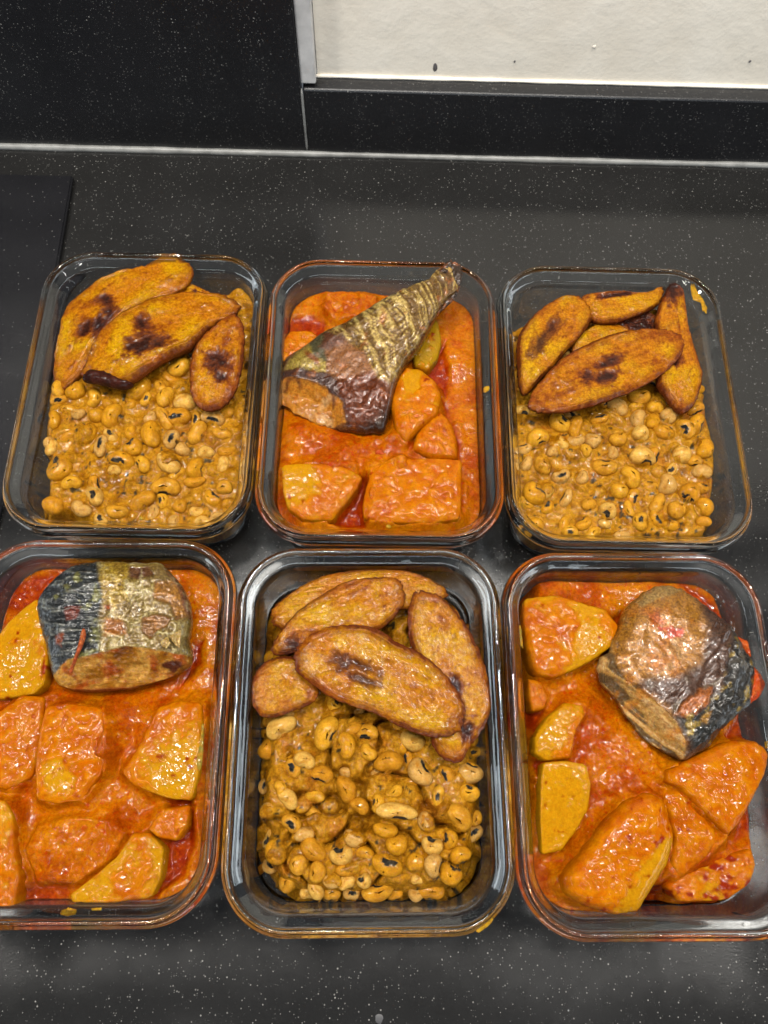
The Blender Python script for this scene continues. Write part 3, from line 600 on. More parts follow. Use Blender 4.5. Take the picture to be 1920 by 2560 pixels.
for i, (pts, z, t_) in enumerate((([(1195, 150), (1240, 95), (1275, 78), (1290, 110), (1262, 165), (1215, 190)], 0.064, 0.004), ([(1255, 110), (1300, 88), (1338, 112), (1350, 175), (1325, 240), (1290, 200), (1270, 150)], 0.065, 0.003), ([(1240, 330), (1300, 270), (1335, 235), (1320, 290), (1275, 345), (1215, 400), (1180, 440), (1195, 385)], 0.059, 0.003))):
    slab('tail_fin', 'B', pts, (z, 0.000010, -0.000010), t_*0.6, t_*0.6, 2, M_FISH, (lambda c: (0.0012*fbm(c['px'][:, 0], c['px'][:, 1], 0.05, 3, 4), mix(np.tile([0.055, 0.028, 0.014], (len(c['r']), 1)), (0.34, 0.10, 0.02), sstep(0.0, 0.5, fbm(c['px'][:, 0], c['px'][:, 1], 0.03, 3, 8))))), M=60, N=12, rough=0.09, rf=22, seed=55+i, smooth=1, parent=fb)
tag(fb, 'mackerel tail piece with wrinkled golden silver skin lying on the stew, tail over rim', 'fish')

def fishD(c):
    P = c['px']
    col, m = paint(c, [
        ([(640, 60), (1450, 60), (1450, 900), (700, 900), (690, 600), (720, 400), (680, 250)], SIL*0.62, 25),
        ([(700, 80), (860, 90), (930, 220), (880, 330), (920, 430), (820, 520), (720, 480), (690, 280)], (0.46, 0.30, 0.03), 20),
        ([(900, 170), (1060, 160), (1130, 230), (1010, 280), (930, 250)], (0.14, 0.05, 0.025), 10),
        ([(1130, 290), (1260, 260), (1350, 380), (1380, 560), (1300, 600), (1240, 470), (1120, 430)], (0.44, 0.19, 0.025), 12),
        ([(1030, 600), (1130, 560), (1260, 580), (1230, 650), (1150, 700), (1090, 760), (1030, 700)], (0.36, 0.15, 0.03), 8),
        ([(1180, 160), (1340, 280), (1400, 450), (1400, 600), (1360, 520), (1300, 330)], (0.22, 0.08, 0.03), 12),
        ([(730, 480), (790, 480), (790, 520), (740, 520)], (0.50, 0.09, 0.01), 10), ([(740, 600), (880, 600), (900, 720), (720, 730)], (0.50, 0.16, 0.02), 26),
        ([(400, 500), (540, 500), (500, 600), (410, 600)], (0.16, 0.03, 0.015), 10), ([(320, 730), (410, 690), (380, 820), (330, 800)], (0.25, 0.06, 0.02), 10),
    ], (0.030, 0.034, 0.036), 14)
    dark = 1-m[0]
    rd = ridged(P[:, 0]/170+0.5*fbm(P[:, 0], P[:, 1], 0.006, 3, 5), P[:, 1]/38, 3, 21)
    col = mix(col, (0.20, 0.21, 0.18), dark*sstep(0.55, 0.85, rd)*0.85)
    col = mix(col, (0.30, 0.29, 0.08), dark*sstep(0.25, 0.6, fbm(P[:, 0], P[:, 1], 0.012, 4, 17)+(P[:, 0]-450)/700)*0.7)
    rs = ridged(P[:, 0]/120, P[:, 1]/110, 3, 41)
    col = mix(col, (0.62, 0.52, 0.26), m[0]*(1-m[3])*(1-m[4])*sstep(0.5, 0.85, rs)*0.6); col = mix(col, (0.16, 0.075, 0.018), m[0]*sstep(0.6, 0.2, rs)*0.5)
    dz = 0.0012*dark*(rd-0.5) + 0.0012*m[0]*(rs-0.5) + 0.0006*fbm(P[:, 0], P[:, 1], 0.03, 3, 7) - 0.0008*(m[3]+m[4]+m[2])
    line = [(250, 1060), (330, 1010), (430, 925), (600, 895), (760, 855), (900, 815), (1080, 835), (1300, 875), (1420, 880), (1450, 1250), (200, 1250)]
    cf = sstep(-6, 6, polysd(P, line))
    mus = ridged((P[:, 0]+0.9*(P[:, 1]-900))/170+0.8*fbm(P[:, 0], P[:, 1], 0.006, 3, 2), P[:, 1]/260, 2, 5)
    fl = mix(np.tile([0.34, 0.135, 0.012], (len(P), 1)), (0.60, 0.32, 0.06), sstep(0.35, 0.8, mus)*0.9); fl = mix(fl, (0.12, 0.035, 0.01), sstep(0.22, 0.02, mus)*0.7)
    fl = mix(fl, (0.36, 0.05, 0.010), 0.7*sstep(0.02, 0.45, fbm(P[:, 0], P[:, 1], 0.010, 4, 13)+0.25*np.exp(-((P[:, 0]-740)/170)**2)))
    fl = mix(fl, (0.10, 0.03, 0.015), sstep(0.5, 0.8, np.exp(-((P[:, 0]-1260)/120)**2-((P[:, 1]-960)/60)**2)+0.3*fbm(P[:, 0], P[:, 1], 0.02, 3, 6)))
    fl = mix(fl, (0.30, 0.07, 0.015), sstep(-30, -70, polysd(P, [(0, 0), (1600, 0), (1600, 1010), (900, 1080), (500, 1100), (0, 1060)])))
    col = col*(1-cf[:, None]) + fl*cf[:, None]
    d = np.clip(polysd(P, line), 0, None)
    c['dome'] = np.minimum(c['dome'], np.maximum(c['top']*0.9 - d*0.000075, 0.0005+c['dome']*0.1))
    dz = dz + cf*0.0010*fbm(P[:, 0], P[:, 1]*2.2, 0.012, 3, 19)
    return dz, col
fd = slab('fish_steak', 'G', [(128, 480), (140, 400), (175, 340), (280, 225), (400, 140), (520, 102), (700, 88), (860, 96), (1000, 104), (1150, 98), (1225, 180), (1330, 300), (1385, 430), (1400, 600), (1375, 720), (1400, 850), (1392, 940), (1250, 1030), (1100, 1075), (900, 1140), (600, 1168), (400, 1155), (290, 1100), (245, 1000), (205, 800), (150, 620)],
          (0.048, 0, -0.000006), 0.015, 0.016, 2.8, M_FISH, fishD, M=260, N=70, rough=0.005, rf=22, seed=61, smooth=1,
          split=dict(name='cut_face', mat=M_FLESH, poly=[(250, 1060), (330, 1010), (430, 925), (600, 895), (760, 855), (900, 815), (1080, 835), (1300, 875), (1450, 880), (1450, 1250), (200, 1250)]))
tag(fd, 'mackerel steak, blue black on the left and peeling silver gold on the right', 'fish')
def solid(rgb, rgb2=None, amp=0.0006, f=0.5):
    def g(c):
        x, y = c['xyz'][:, 0]*1000, c['xyz'][:, 1]*1000; n = fbm(x, y, f, 3, c['seed'])
        return amp*n, mix(np.tile(np.array(rgb, float), (len(x), 1)), rgb2 if rgb2 is not None else rgb, 0.5+n)
    return g
o = slab('chilli_strip', 'G', [(480, 640), (505, 630), (518, 690), (490, 780), (455, 850), (425, 930), (400, 1010), (383, 1015), (372, 980), (400, 930), (425, 850), (455, 760)], (0.0625, 0, -0.000014), 0.0016, 0.001, 2.0, M_SMEAR, solid((0.42, 0.085, 0.03), (0.5, 0.14, 0.04)), M=70, N=8, seed=3)
tag(o, 'thin red chilli strip lying on the dark side of the fish', 'chilli')
# loose curls of peeled skin on the front left fish
for pts, z in (([(1200, 700), (1270, 660), (1305, 640), (1300, 740), (1290, 800), (1250, 770)], 0.0635), ([(1130, 740), (1190, 700), (1215, 760), (1180, 800), (1140, 780)], 0.0632)):
    slab('peeled_skin', 'G', pts, (z, 0.00002, 0), 0.0006, 0.0003, 2, M_FISH, solid((0.60, 0.42, 0.12), (0.42, 0.24, 0.05), 0.0008, 0.6), M=40, N=8, seed=6, rough=0.03, smooth=1, parent=fd)

def fishF(c):
    P = c['px']
    ax = np.array([0.77, 0.64]); o = P-np.array([850, 900]); s_ = o@ax; t_ = o@np.array([-0.64, 0.77])
    col, m = paint(c, [
        ([(1000, 250), (1250, 400), (1500, 700), (1550, 1000), (1480, 1200), (1150, 1560), (900, 1700), (850, 1450), (700, 1200), (460, 1050), (520, 980), (800, 950), (1000, 850), (1060, 600)], (0.095, 0.042, 0.022), 60),
        ([(1300, 520), (1450, 700), (1540, 950), (1500, 1150), (1350, 1300), (1150, 1550), (980, 1640), (900, 1500), (800, 1300), (1050, 1200), (1200, 1050), (1250, 800)], (0.040, 0.036, 0.030), 45),
        ([(640, 560), (700, 540), (860, 570), (850, 630), (740, 640)], (0.58, 0.06, 0.015), 12), ([(540, 420), (660, 400), (700, 520), (600, 560)], (0.48, 0.11, 0.012), 25),
        ([(700, 660), (850, 640), (860, 800), (740, 960), (660, 940)], (0.46, 0.24, 0.07), 30),
        ([(860, 1180), (1000, 1060), (1090, 1050), (1080, 1180), (960, 1290), (900, 1320), (780, 1290)], (0.42, 0.12, 0.018), 16), ([(1020, 1290), (1100, 1250), (1060, 1370), (1000, 1380)], (0.40, 0.20, 0.03), 14),
        ([(630, 180), (760, 160), (900, 200), (800, 260), (600, 330), (450, 430), (400, 520), (370, 460)], (0.42, 0.25, 0.07), 14),
    ], (0.42, 0.18, 0.020), 22)
    n = fbm(P[:, 0], P[:, 1], 0.010, 5, 3); n2 = fbm(s_, t_*0.4, 0.02, 4, 5)
    col = mix(col, (0.50, 0.16, 0.010), (1-m[0])*sstep(0.05, 0.45, n)*0.8); col = mix(col, (0.30, 0.26, 0.19), m[0]*sstep(0.15, 0.55, n2)*0.55)
    col = mix(col, (0.02, 0.022, 0.02), m[1]*sstep(0.0, 0.4, fbm(P[:, 0], P[:, 1], 0.016, 3, 12))*0.8); col = mix(col, (0.40, 0.26, 0.03), m[1]*sstep(0.28, 0.5, fbm(P[:, 0]+90, P[:, 1], 0.014, 3, 15))*0.8)
    line = [(160, 800), (300, 600), (300, 850), (400, 1020), (470, 1040), (620, 1170), (800, 1350), (880, 1500), (920, 1750), (500, 1700), (100, 1200)]
    cf = sstep(-8, 8, polysd(P, line)); d = np.clip(polysd(P, line), 0, None)
    str_ = ridged((P@np.array([0.64, -0.77]))/60, (P@np.array([0.77, 0.64]))/420, 2, 8)
    fl = mix(np.tile([0.50, 0.28, 0.07], (len(P), 1)), (0.62, 0.38, 0.14), sstep(0.4, 0.8, str_)); fl = mix(fl, (0.05, 0.035, 0.025), sstep(0.42, 0.2, str_)*0.8); fl = mix(fl, (0.55, 0.2, 0.02), sstep(0.1, 0.5, n)*0.7)
    col = col*(1-cf[:, None]) + fl*cf[:, None]
    c['dome'] = np.minimum(c['dome'], np.maximum(c['top']*0.85 - d*0.000085, 0.0005+c['dome']*0.15))
    dz = 0.0012*fbm(P[:, 0], P[:, 1], 0.006, 3, 2) + 0.0009*m[0]*ridged(s_/70, t_/200, 3, 6) + 0.0016*m[1]*fbm(P[:, 0], P[:, 1], 0.012, 3, 9) + 0.0018*m[5] + cf*0.0018*(str_-0.5) + 0.0010*m[7]*fbm(P[:, 0], P[:, 1], 0.03, 3, 4)
    return dz, col
ff = slab('fish_piece', 'H', [(690, 165), (780, 160), (900, 190), (1050, 290), (1180, 400), (1330, 520), (1400, 650), (1500, 800), (1525, 900), (1505, 1100), (1480, 1190), (1350, 1300), (1210, 1430), (1150, 1530), (1050, 1600), (920, 1665), (850, 1640), (600, 1490), (450, 1310), (330, 1110), (220, 1010), (178, 880), (200, 780), (285, 720), (290, 630), (350, 550), (370, 460), (400, 370), (500, 280), (570, 220), (640, 180)],
          (0.050, 0, -0.000002), 0.014, 0.018, 2.6, M_FISH, fishF, M=260, N=70, rough=0.008, rf=24, seed=71, smooth=1,
          split=dict(name='cut_face', mat=M_FLESH, poly=[(160, 800), (300, 600), (300, 850), (400, 1020), (470, 1040), (620, 1170), (800, 1350), (880, 1500), (920, 1750), (500, 1700), (100, 1200)]))
tag(ff, 'thick mackerel piece with brown to charred skin over the yam chunks', 'fish')
TOM = [('H', [(1370, 590), (1420, 610), (1480, 640), (1495, 720), (1500, 790), (1450, 750), (1400, 680)], 0.050, 'red tomato shred tucked between fish and glass, upper of two'),
       ('H', [(1430, 870), (1540, 850), (1590, 920), (1640, 1010), (1590, 1110), (1520, 1160), (1470, 1200), (1480, 1080), (1420, 1010)], 0.052, 'large red tomato shred hanging off the right corner of the fish'),
       ('D', [(105, 490), (140, 485), (155, 540), (130, 565), (105, 530)], 0.0475, 'red pepper fleck resting on the bare yellow yam chunk'),
       ('F', [(410, 520), (440, 505), (450, 570), (425, 590)], 0.0505, 'red pepper fleck on top of the upper left yam block'),
       ('B', [(800, 1270), (850, 1260), (860, 1300), (800, 1310)], 0.042, 'red pepper fleck in the sauce below the fish tail piece')]
for i, (k, pts, z, lab) in enumerate(TOM):
    tag(slab('tomato_shred', k, pts, (z, 0, 0), 0.0035 if k == 'H' else 0.0012, 0.004 if k == 'H' else 0.002, 2.2, M_SAUCE, solid((0.52, 0.060, 0.010), (0.62, 0.13, 0.02), 0.0012, 0.35), M=60, N=12, rough=0.04, rf=14, seed=80+i, smooth=1), lab, 'tomato piece')

# ------------------------------------------------------------------ sauces and beans
NXG, NYG = 150, 200
def grid_local(level):
    a = np.linspace(-1, 1, NXG); b = np.linspace(-1, 1, NYG); A, B = np.meshgrid(a, b)
    A = A.ravel(); B = B.ravel(); r = np.maximum(np.abs(A), np.abs(B))+1e-9
    ux, uy = A/r, B/r
    def place(z):
        d = inset(z); hx = RW/2-d; hy = RH/2-d; rc = np.maximum(RC-d, 0.006)
        x = ux*hx; y = uy*hy; ox = np.abs(x)-(hx-rc); oy = np.abs(y)-(hy-rc)
        inc = (ox > 0) & (oy > 0)
        # scale the direction so that it lands on the rounded corner
        q = np.abs(np.stack([x, y], -1)); cx = hx-rc; cy = hy-rc
        aa = (q**2).sum(-1); bb = -(q[:, 0]*cx+q[:, 1]*cy); cc = cx**2+cy**2-rc**2
        disc = np.maximum(bb*bb-aa*cc, 0); t = (-bb+np.sqrt(disc))/aa
        t = np.where(inc, t, 1.0)
        return np.stack([x*t*r, y*t*r], -1)
    return place(level), place, A, B
def sauce_mesh(k, name, level, hfun, colfun, mat, label, cat=None):
    L0, place, A, B = grid_local(np.full(NXG*NYG, level))
    XY = loc2w(k, L0); H, keep = hfun(XY)
    H = np.maximum(H, FLOOR+0.0003)
    L1 = place(np.minimum(H, 0.05)); XY = loc2w(k, L1); H, keep = hfun(XY); H = np.maximum(H, FLOOR+0.0003)
    cols = colfun(XY, H)
    V = np.column_stack([XY, H]); F = []
    I = np.arange(NXG*NYG).reshape(NYG, NXG)
    q = np.stack([I[:-1, :-1], I[:-1, 1:], I[1:, 1:], I[1:, :-1]], -1).reshape(-1, 4); q = q[keep[q].any(1)]
    F = q.tolist()
    # skirt down the glass
    ring = np.concatenate([I[0, :], I[1:, -1], I[-1, -2::-1], I[-2:0:-1, 0]]); base = len(V); n = len(ring); sk = []; skc = []
    zs = V[ring, 2]
    for t in (0.35, 0.7, 0.93, 1.0):
        z = zs*(1-t)+FLOOR*t; Lr = place(np.repeat(0.03, NXG*NYG))
        zz = np.full(NXG*NYG, 0.03); zz[ring] = z; Lr = place(zz)[ring]; sk.append(np.column_stack([loc2w(k, Lr), z])); skc.append(cols[ring])
    V = np.vstack([V]+sk); cols = np.vstack([cols]+skc)
    for s in range(4):
        for j in range(n):
            j2 = (j+1) % n
            if not (keep[ring[j]] or keep[ring[j2]]): continue
            a = ring[j] if s == 0 else base+(s-1)*n+j; b = ring[j2] if s == 0 else base+(s-1)*n+j2
            F.append((b, a, base+s*n+j, base+s*n+j2))
    o = mesh_obj(name, V, F, mat, None, (CONT[k][0], CONT[k][1], FLOOR), cols)
    tag(o, label, 'sauce', None, 'stuff'); return o

def stew(k, level, amp, label, gap=None, oil=(), lumps=(), seed=0, edge=()):
    outl = []
    for (poly, zpl, ct) in YAMS[k]:
        s = c2s(k, poly); outl.append((unp(s[:, 0], s[:, 1], zpl[0])[:, :2], zpl[0], 0.32+0.72*ct))
    lw = []
    for (px, py, r, h) in lumps:
        s = c2s(k, (px, py)); lw.append((unp(s[0], s[1], level)[0][:2], r, h))
    def hf(XY):
        x, y = XY[:, 0]*1000, XY[:, 1]*1000
        H = level + amp*(0.6*fbm(x+seed, y, 0.045, 4, seed)+0.25*fbm(x, y, 0.2, 3, seed+4)) + 0.00012*fbm(x, y, 0.6, 2, seed+5)
        px = proj(np.column_stack([XY, np.full(len(XY), level)]))
        o, oy, sc_ = CROP[k]; cpx = (px-np.array([o, oy]))*sc_
        smooth = np.zeros(len(XY))
        for (poly, d) in oil: smooth = np.maximum(smooth, sstep(-30, 25, polysd(cpx+18*np.stack([fbm(x, y, 0.1, 3, 3), fbm(x, y, 0.1, 3, 4)], -1), poly))*d)
        H = H*(1-smooth)+(level-0.0022)*smooth
        for (c, r, h) in lw:
            q = ((XY-c)**2).sum(1)/r**2; H = H + h*np.exp(-q)*(1+0.25*fbm(x, y, 0.15, 3, seed+8))
        up = np.full(len(XY), 0.0); nz = fbm(x, y, 0.10, 3, seed+31)
        for P, zm, ct in outl:
            d = -polysd(XY, P); up = np.maximum(up, (zm+0.0035-level)*np.where(d > 0, np.exp(-np.clip(d, 0, 1)/(0.0045+0.0025*nz)), 1.0)*(ct+0.5*nz))
        H = H + up*(1-0.85*smooth)
        keep = np.ones(len(XY), bool)
        if gap is not None:
            s = c2s(k, gap); G = unp(s[:, 0], s[:, 1], 0.018)[:, :2]
            m = sstep(-0.0005, 0.012, polysd(XY, G)+0.0015*fbm(x, y, 0.12, 3, seed)); H = FLOOR+(H-FLOOR)*m; keep = m > 0.001
        hf.smooth = smooth; return H, keep
    def cf(XY, H):
        x, y = XY[:, 0]*1000, XY[:, 1]*1000
        n1 = fbm(x, y, 0.05, 4, seed+11); n2 = fbm(x, y, 0.25, 4, seed+12); n3 = fbm(x, y, 0.55, 3, seed+13)
        col = mix(np.tile(SAU, (len(x), 1)), SAL, 0.5+n1+0.6*n2); col = mix(col, (0.46, 0.090, 0.002), sstep(0.15, 0.6, -n1-0.4*n2))
        col = mix(col, (0.52, 0.035, 0.002), sstep(0.38, 0.6, n3)*0.8); col = mix(col, (0.76, 0.30, 0.006), sstep(0.5, 0.7, -n3)*0.7)
        col = mix(col, (0.40, 0.045, 0.001), sstep(0.0, 0.45, fbm(x+20, y, 0.08, 4, seed+17))*0.65)
        sm = hf.smooth; col = mix(col, mix(np.tile(RED, (len(x), 1)), (0.50, 0.075, 0.002), 0.3+1.1*n3+0.8*n2), sstep(0.15, 0.75, sm + 0.35*n2*(sm > 0.05)))
        return col
    sauce_mesh(k, 'stew_sauce', level, hf, cf, M_SAUCE, label)
stew('B', 0.0335, 0.0022, 'orange tomato stew sauce around the tapered fish tail', seed=3,
     oil=[([(290, 430), (420, 430), (480, 480), (470, 540), (300, 560), (240, 520)], 1), ([(1140, 700), (1230, 620), (1260, 800), (1240, 950), (1190, 860), (1110, 790)], 1), ([(720, 1470), (760, 1500), (730, 1760), (520, 1760), (620, 1640)], 1.0), ([(1200, 950), (1260, 1000), (1340, 1250), (1350, 1700), (1320, 1300)], 0.7)],
     lumps=[(450, 1250, 0.017, 0.007), (700, 1300, 0.018, 0.007), (900, 1320, 0.013, 0.006), (300, 1200, 0.012, 0.006), (600, 350, 0.014, 0.002), (1320, 700, 0.014, 0.003), (560, 1380, 0.014, 0.006)])
stew('D', 0.0340, 0.0022, 'orange red tomato stew sauce around the silver fish steak', seed=5,
     oil=[([(60, 300), (180, 260), (300, 250), (210, 380), (100, 440), (30, 420)], 0.8), ([(890, 1680), (1040, 1480), (1030, 1700), (960, 1850), (840, 1960), (880, 1850)], 1), ([(900, 1450), (1040, 1420), (1030, 1500), (980, 1540)], 0.9), ([(1030, 620), (1080, 600), (1070, 720), (960, 860), (1000, 760)], 0.9), ([(110, 1900), (380, 1900), (380, 1990), (120, 2000)], 0.6)],
     lumps=[(420, 900, 0.012, 0.004), (700, 1000, 0.016, 0.006), (350, 1650, 0.018, 0.004), (620, 1500, 0.016, 0.006), (1050, 350, 0.010, 0.003), (650, 1150, 0.012, 0.006), (130, 1500, 0.010, 0.005)])
stew('F', 0.0325, 0.0022, 'orange tomato stew sauce around the brown fish and yam', seed=9,
     gap=[(150, 150), (1100, 200), (1230, 290), (1290, 480), (1370, 900), (1405, 1250), (1430, 1560), (1420, 1720), (1380, 1860), (1270, 1955), (1000, 1965), (860, 1940), (820, 2100), (200, 2100), (100, 1800)],
     oil=[([(1000, 230), (1120, 290), (1230, 390), (1290, 480), (1250, 460), (1100, 360)], 0.8), ([(660, 450), (720, 400), (720, 470), (680, 520)], 0.8), ([(215, 900), (290, 940), (240, 1050), (210, 1000)], 1), ([(240, 1190), (280, 1200), (260, 1260)], 1), ([(1240, 1060), (1350, 950), (1380, 1080), (1250, 1090)], 0.7), ([(1330, 1450), (1420, 1400), (1420, 1560), (1300, 1640)], 0.7), ([(870, 1880), (940, 1830), (980, 1940), (870, 1950)], 0.9)],
     lumps=[(560, 1000, 0.016, 0.009), (750, 1200, 0.018, 0.009), (600, 1300, 0.016, 0.007), (520, 1600, 0.014, 0.005), (800, 1050, 0.014, 0.006), (450, 850, 0.010, 0.006), (860, 300, 0.012, 0.003), (1200, 1680, 0.014, 0.004), (400, 260, 0.014, 0.002), (640, 760, 0.013, 0.004)])

# ---- beans
def bean_surface(th, ph, v):
    """unit bean: long axis x (length 1), y width 1, z thickness 1; notch on -y"""
    x = np.cos(ph)*np.cos(th); y = np.cos(ph)*np.sin(th); z = np.sin(ph)
    k = (0.10, 0.16, 0.06, 0.13)[v % 4]; e = (0.10, -0.08, 0.16, 0.02)[v % 4]
    y2 = y*(1+e*x) + k*(1-1.4*x*x) + np.where(y < 0, 0.22*np.exp(-(x/0.35)**2), 0)
    n = 0.05*np.sin(3*x+v)*np.cos(2*y+v*2)
    return np.stack([0.5*x*(1+n*0.5), 0.5*y2*(1+n), 0.5*z*(1+0.08*e*x-n)], -1)
def bean_meshes():
    out = []
    for v in range(6):
        nt, npp = 30, 18; V = []; F = []; TH = []; PH = []
        for j in range(npp+1):
            ph = -math.pi/2+math.pi*j/npp
            th = np.arange(nt)*2*math.pi/nt; V.append(bean_surface(th, np.full(nt, ph), v)); TH.append(th); PH.append(np.full(nt, ph))
        V = np.vstack(V); TH = np.concatenate(TH); PH = np.concatenate(PH)
        for j in range(npp):
            for i in range(nt): F.append((j*nt+i, j*nt+(i+1) % nt, (j+1)*nt+(i+1) % nt, (j+1)*nt+i))
        F = np.array(F)
        base = np.array([(0.58, 0.28, 0.022), (0.64, 0.38, 0.080), (0.52, 0.23, 0.014), (0.60, 0.30, 0.020), (0.54, 0.31, 0.080), (0.56, 0.26, 0.012)][v])
        n = fbm(V[:, 0]*4+v, V[:, 1]*4, 1, 4, v, z=V[:, 2]*4)
        c = mix(np.tile(base*1.28, (len(V), 1)), (0.50, 0.20, 0.012), 0.15+n*1.2)
        # the eye: a ragged dark patch by the notch, tilted towards the top
        ph0 = (0.55, 0.75, 0.40, 0.85, 0.65, 0.50)[v]; dth = np.angle(np.exp(1j*(TH+math.pi/2-0.25*math.sin(v*2.1))))
        q = (dth/(0.62, 0.50, 0.75, 0.42, 0.66, 0.55)[v])**2 + ((PH-ph0)/(0.30, 0.36, 0.24, 0.34, 0.28, 0.40)[v])**2
        n8 = fbm(V[:, 0]*9+v*3, V[:, 1]*9, 1, 3, v+5, z=V[:, 2]*9); q = q + 1.1*n8
        ce = mix(np.tile([0.020, 0.022, 0.022], (len(V), 1)), (0.16, 0.13, 0.08), 0.12+n8*1.3)
        cb = mix(c, (0.16, 0.10, 0.04), sstep(1.9, 1.0, q)*0.6)
        fe = q[F].mean(1) < 1.0
        def mk(nm, fs, cc_, mt):
            ids = np.unique(fs); mp = np.zeros(len(V), int); mp[ids] = np.arange(len(ids))
            me = bpy.data.meshes.new(nm); me.from_pydata(V[ids].tolist(), [], mp[fs].tolist())
            at = me.color_attributes.new('Col', 'FLOAT_COLOR', 'POINT'); cc = np.ones((len(ids), 4)); cc[:, :3] = np.clip(cc_[ids], 0, 1); at.data.foreach_set('color', cc.ravel())
            me.polygons.foreach_set('use_smooth', [True]*len(me.polygons)); me.materials.append(mt); return me
        out.append((mk('bean', F, c, M_BEAN), mk('bean_body', F[~fe], cb, M_BEAN), mk('eye', F[fe], ce, M_EYE)))
    return out
BM = bean_meshes()
BEANS = {
'A': [(1090,778,25,150,85,0),(845,915,40,185,100,0),(1015,962,65,130,90,0),(690,1078,60,160,100,0),(930,1185,100,180,115,0),(1095,1085,10,150,100,1),(1205,1180,60,155,90,0),(520,1185,60,150,110,1),(810,1265,30,120,100,1),(745,1348,-15,165,90,1),(870,1370,-60,120,80,1),(1030,1358,-40,160,105,1),(360,1395,55,170,125,1),(1010,1515,0,185,105,1),(870,1595,30,175,95,0),(575,1565,-60,130,100,1),(330,1625,-20,130,110,0),(1370,1515,0,100,85,0),(1200,1400,80,130,100,1),(700,1410,0,80,60,0),(275,1270,90,80,60,0),(275,1120,90,110,70,1),(320,910,90,110,80,0),(1130,1000,-10,140,100,0),(1380,1060,20,100,70,0),(1300,1090,-10,150,90,1),(430,1335,20,90,70,1),(1050,1220,60,120,90,1),(1120,1280,-50,90,80,1),(1190,1475,10,140,60,0),(720,1655,0,140,80,0),(500,1640,-30,130,90,0),(1100,1625,30,90,70,0),(440,1490,10,130,80,0),(570,970,80,110,80,0),(590,1070,20,100,80,1),(460,920,30,130,90,1),(1000,1090,-60,150,80,0),(480,1060,0,90,60,0),(620,1260,80,140,80,1)],
'C': [(895,860,5,140,90,0),(765,920,-30,140,80,0),(430,1010,-40,150,100,1),(515,1040,80,130,85,0),(890,995,80,110,85,0),(970,1005,60,100,80,0),(1065,975,-30,100,90,0),(1165,1055,-50,130,95,1),(1235,1025,70,120,90,1),(1040,1070,-15,140,70,1),(295,1110,25,130,100,1),(900,1085,-10,100,90,0),(770,1110,20,110,80,1),(620,1115,0,100,80,0),(1325,1170,60,120,100,0),(1145,1210,-40,110,100,0),(325,1265,-65,120,85,0),(915,1225,-5,165,100,1),(690,1275,-10,150,90,1),(430,1330,25,110,80,1),(840,1340,-60,150,90,0),(1265,1305,-5,120,80,0),(1220,1245,0,90,60,1),(1055,1380,80,120,105,0),(775,1415,-10,110,90,0),(1190,1435,-20,130,110,1),(595,1500,15,90,70,0),(705,1540,-40,110,90,1),(275,1430,-60,150,120,1),(1000,1490,60,130,80,0),(1115,1530,-10,110,95,0),(1275,1515,-60,120,90,0),(905,1600,90,110,90,1),(460,1460,60,110,60,1),(1080,1620,0,110,60,0),(690,1610,-10,80,50,0),(575,1180,-60,80,60,0),(380,1190,10,70,55,0),(1265,1400,0,90,60,1),(1275,1600,0,90,60,0),(990,930,0,100,70,0)],
'E': [(590,1050,65,190,110,1),(690,1115,-80,150,90,0),(800,1050,0,130,90,1),(1045,1085,-20,140,100,0),(915,1205,10,160,110,0),(1090,1255,-60,170,110,1),(690,1345,-65,150,95,0),(410,1235,-60,110,90,1),(1350,1255,-20,150,110,1),(1345,1360,-20,120,95,1),(1290,1495,-50,175,110,0),(960,1470,-5,220,90,1),(1120,1520,-60,120,80,0),(960,1635,10,120,110,0),(740,1605,-20,130,90,1),(665,1690,10,130,110,1),(520,1665,-40,160,110,0),(320,1680,-60,140,110,1),(440,1750,80,110,90,0),(535,1785,80,120,90,0),(710,1770,10,150,70,0),(695,1845,20,100,80,0),(620,1835,-10,110,70,0),(785,1830,30,80,80,1),(910,1745,-20,180,110,1),(1065,1740,0,110,100,0),(1070,1830,0,70,55,0),(860,1890,10,175,100,1),(1155,1750,80,130,90,1),(1245,1790,-30,140,110,1),(720,1920,0,90,90,1),(615,1910,10,100,90,0),(1140,1910,0,150,100,0),(1065,1925,0,90,80,1),(950,1920,20,90,70,0),(490,1925,0,90,70,0),(380,1850,60,110,90,0),(280,1760,-40,90,70,1),(1240,1615,80,110,80,1),(1385,1580,40,110,90,1),(400,1530,-40,120,90,1),(470,1590,10,110,80,0),(340,1340,-60,80,70,0),(380,1400,-50,130,90,0),(280,1460,30,110,80,1),(235,1330,70,90,60,1),(470,1200,-20,120,90,0),(560,1270,-10,130,90,1),(270,1130,50,130,100,1),(350,1020,30,180,110,0),(1150,1640,-20,120,100,1),(1300,1700,20,120,90,0),(900,1560,-10,140,80,0),(1380,1500,60,90,70,0),(700,1250,10,90,60,0)]}
EXTRA = {'A': 52, 'C': 54, 'E': 48}
FOODP = {'A': [(270, 600), (330, 880), (255, 1000), (250, 1200), (265, 1400), (262, 1560), (290, 1720), (700, 1900), (1600, 1900), (1700, 300), (1500, 300), (900, 420)],
         'C': [(0, 500), (300, 380), (900, 320), (1180, 420), (1290, 760), (1330, 1000), (1370, 1170), (1390, 1330), (1360, 1480), (1345, 1620), (1300, 1800), (0, 1800)],
         'E': [(265, 500), (330, 330), (900, 260), (1250, 320), (1340, 450), (1400, 700), (1430, 1180), (1450, 1500), (1420, 1700), (1350, 1850), (1220, 1945), (900, 1965), (700, 1965), (500, 1960), (330, 1880), (245, 1760), (205, 1500), (205, 1200), (235, 1000)]}
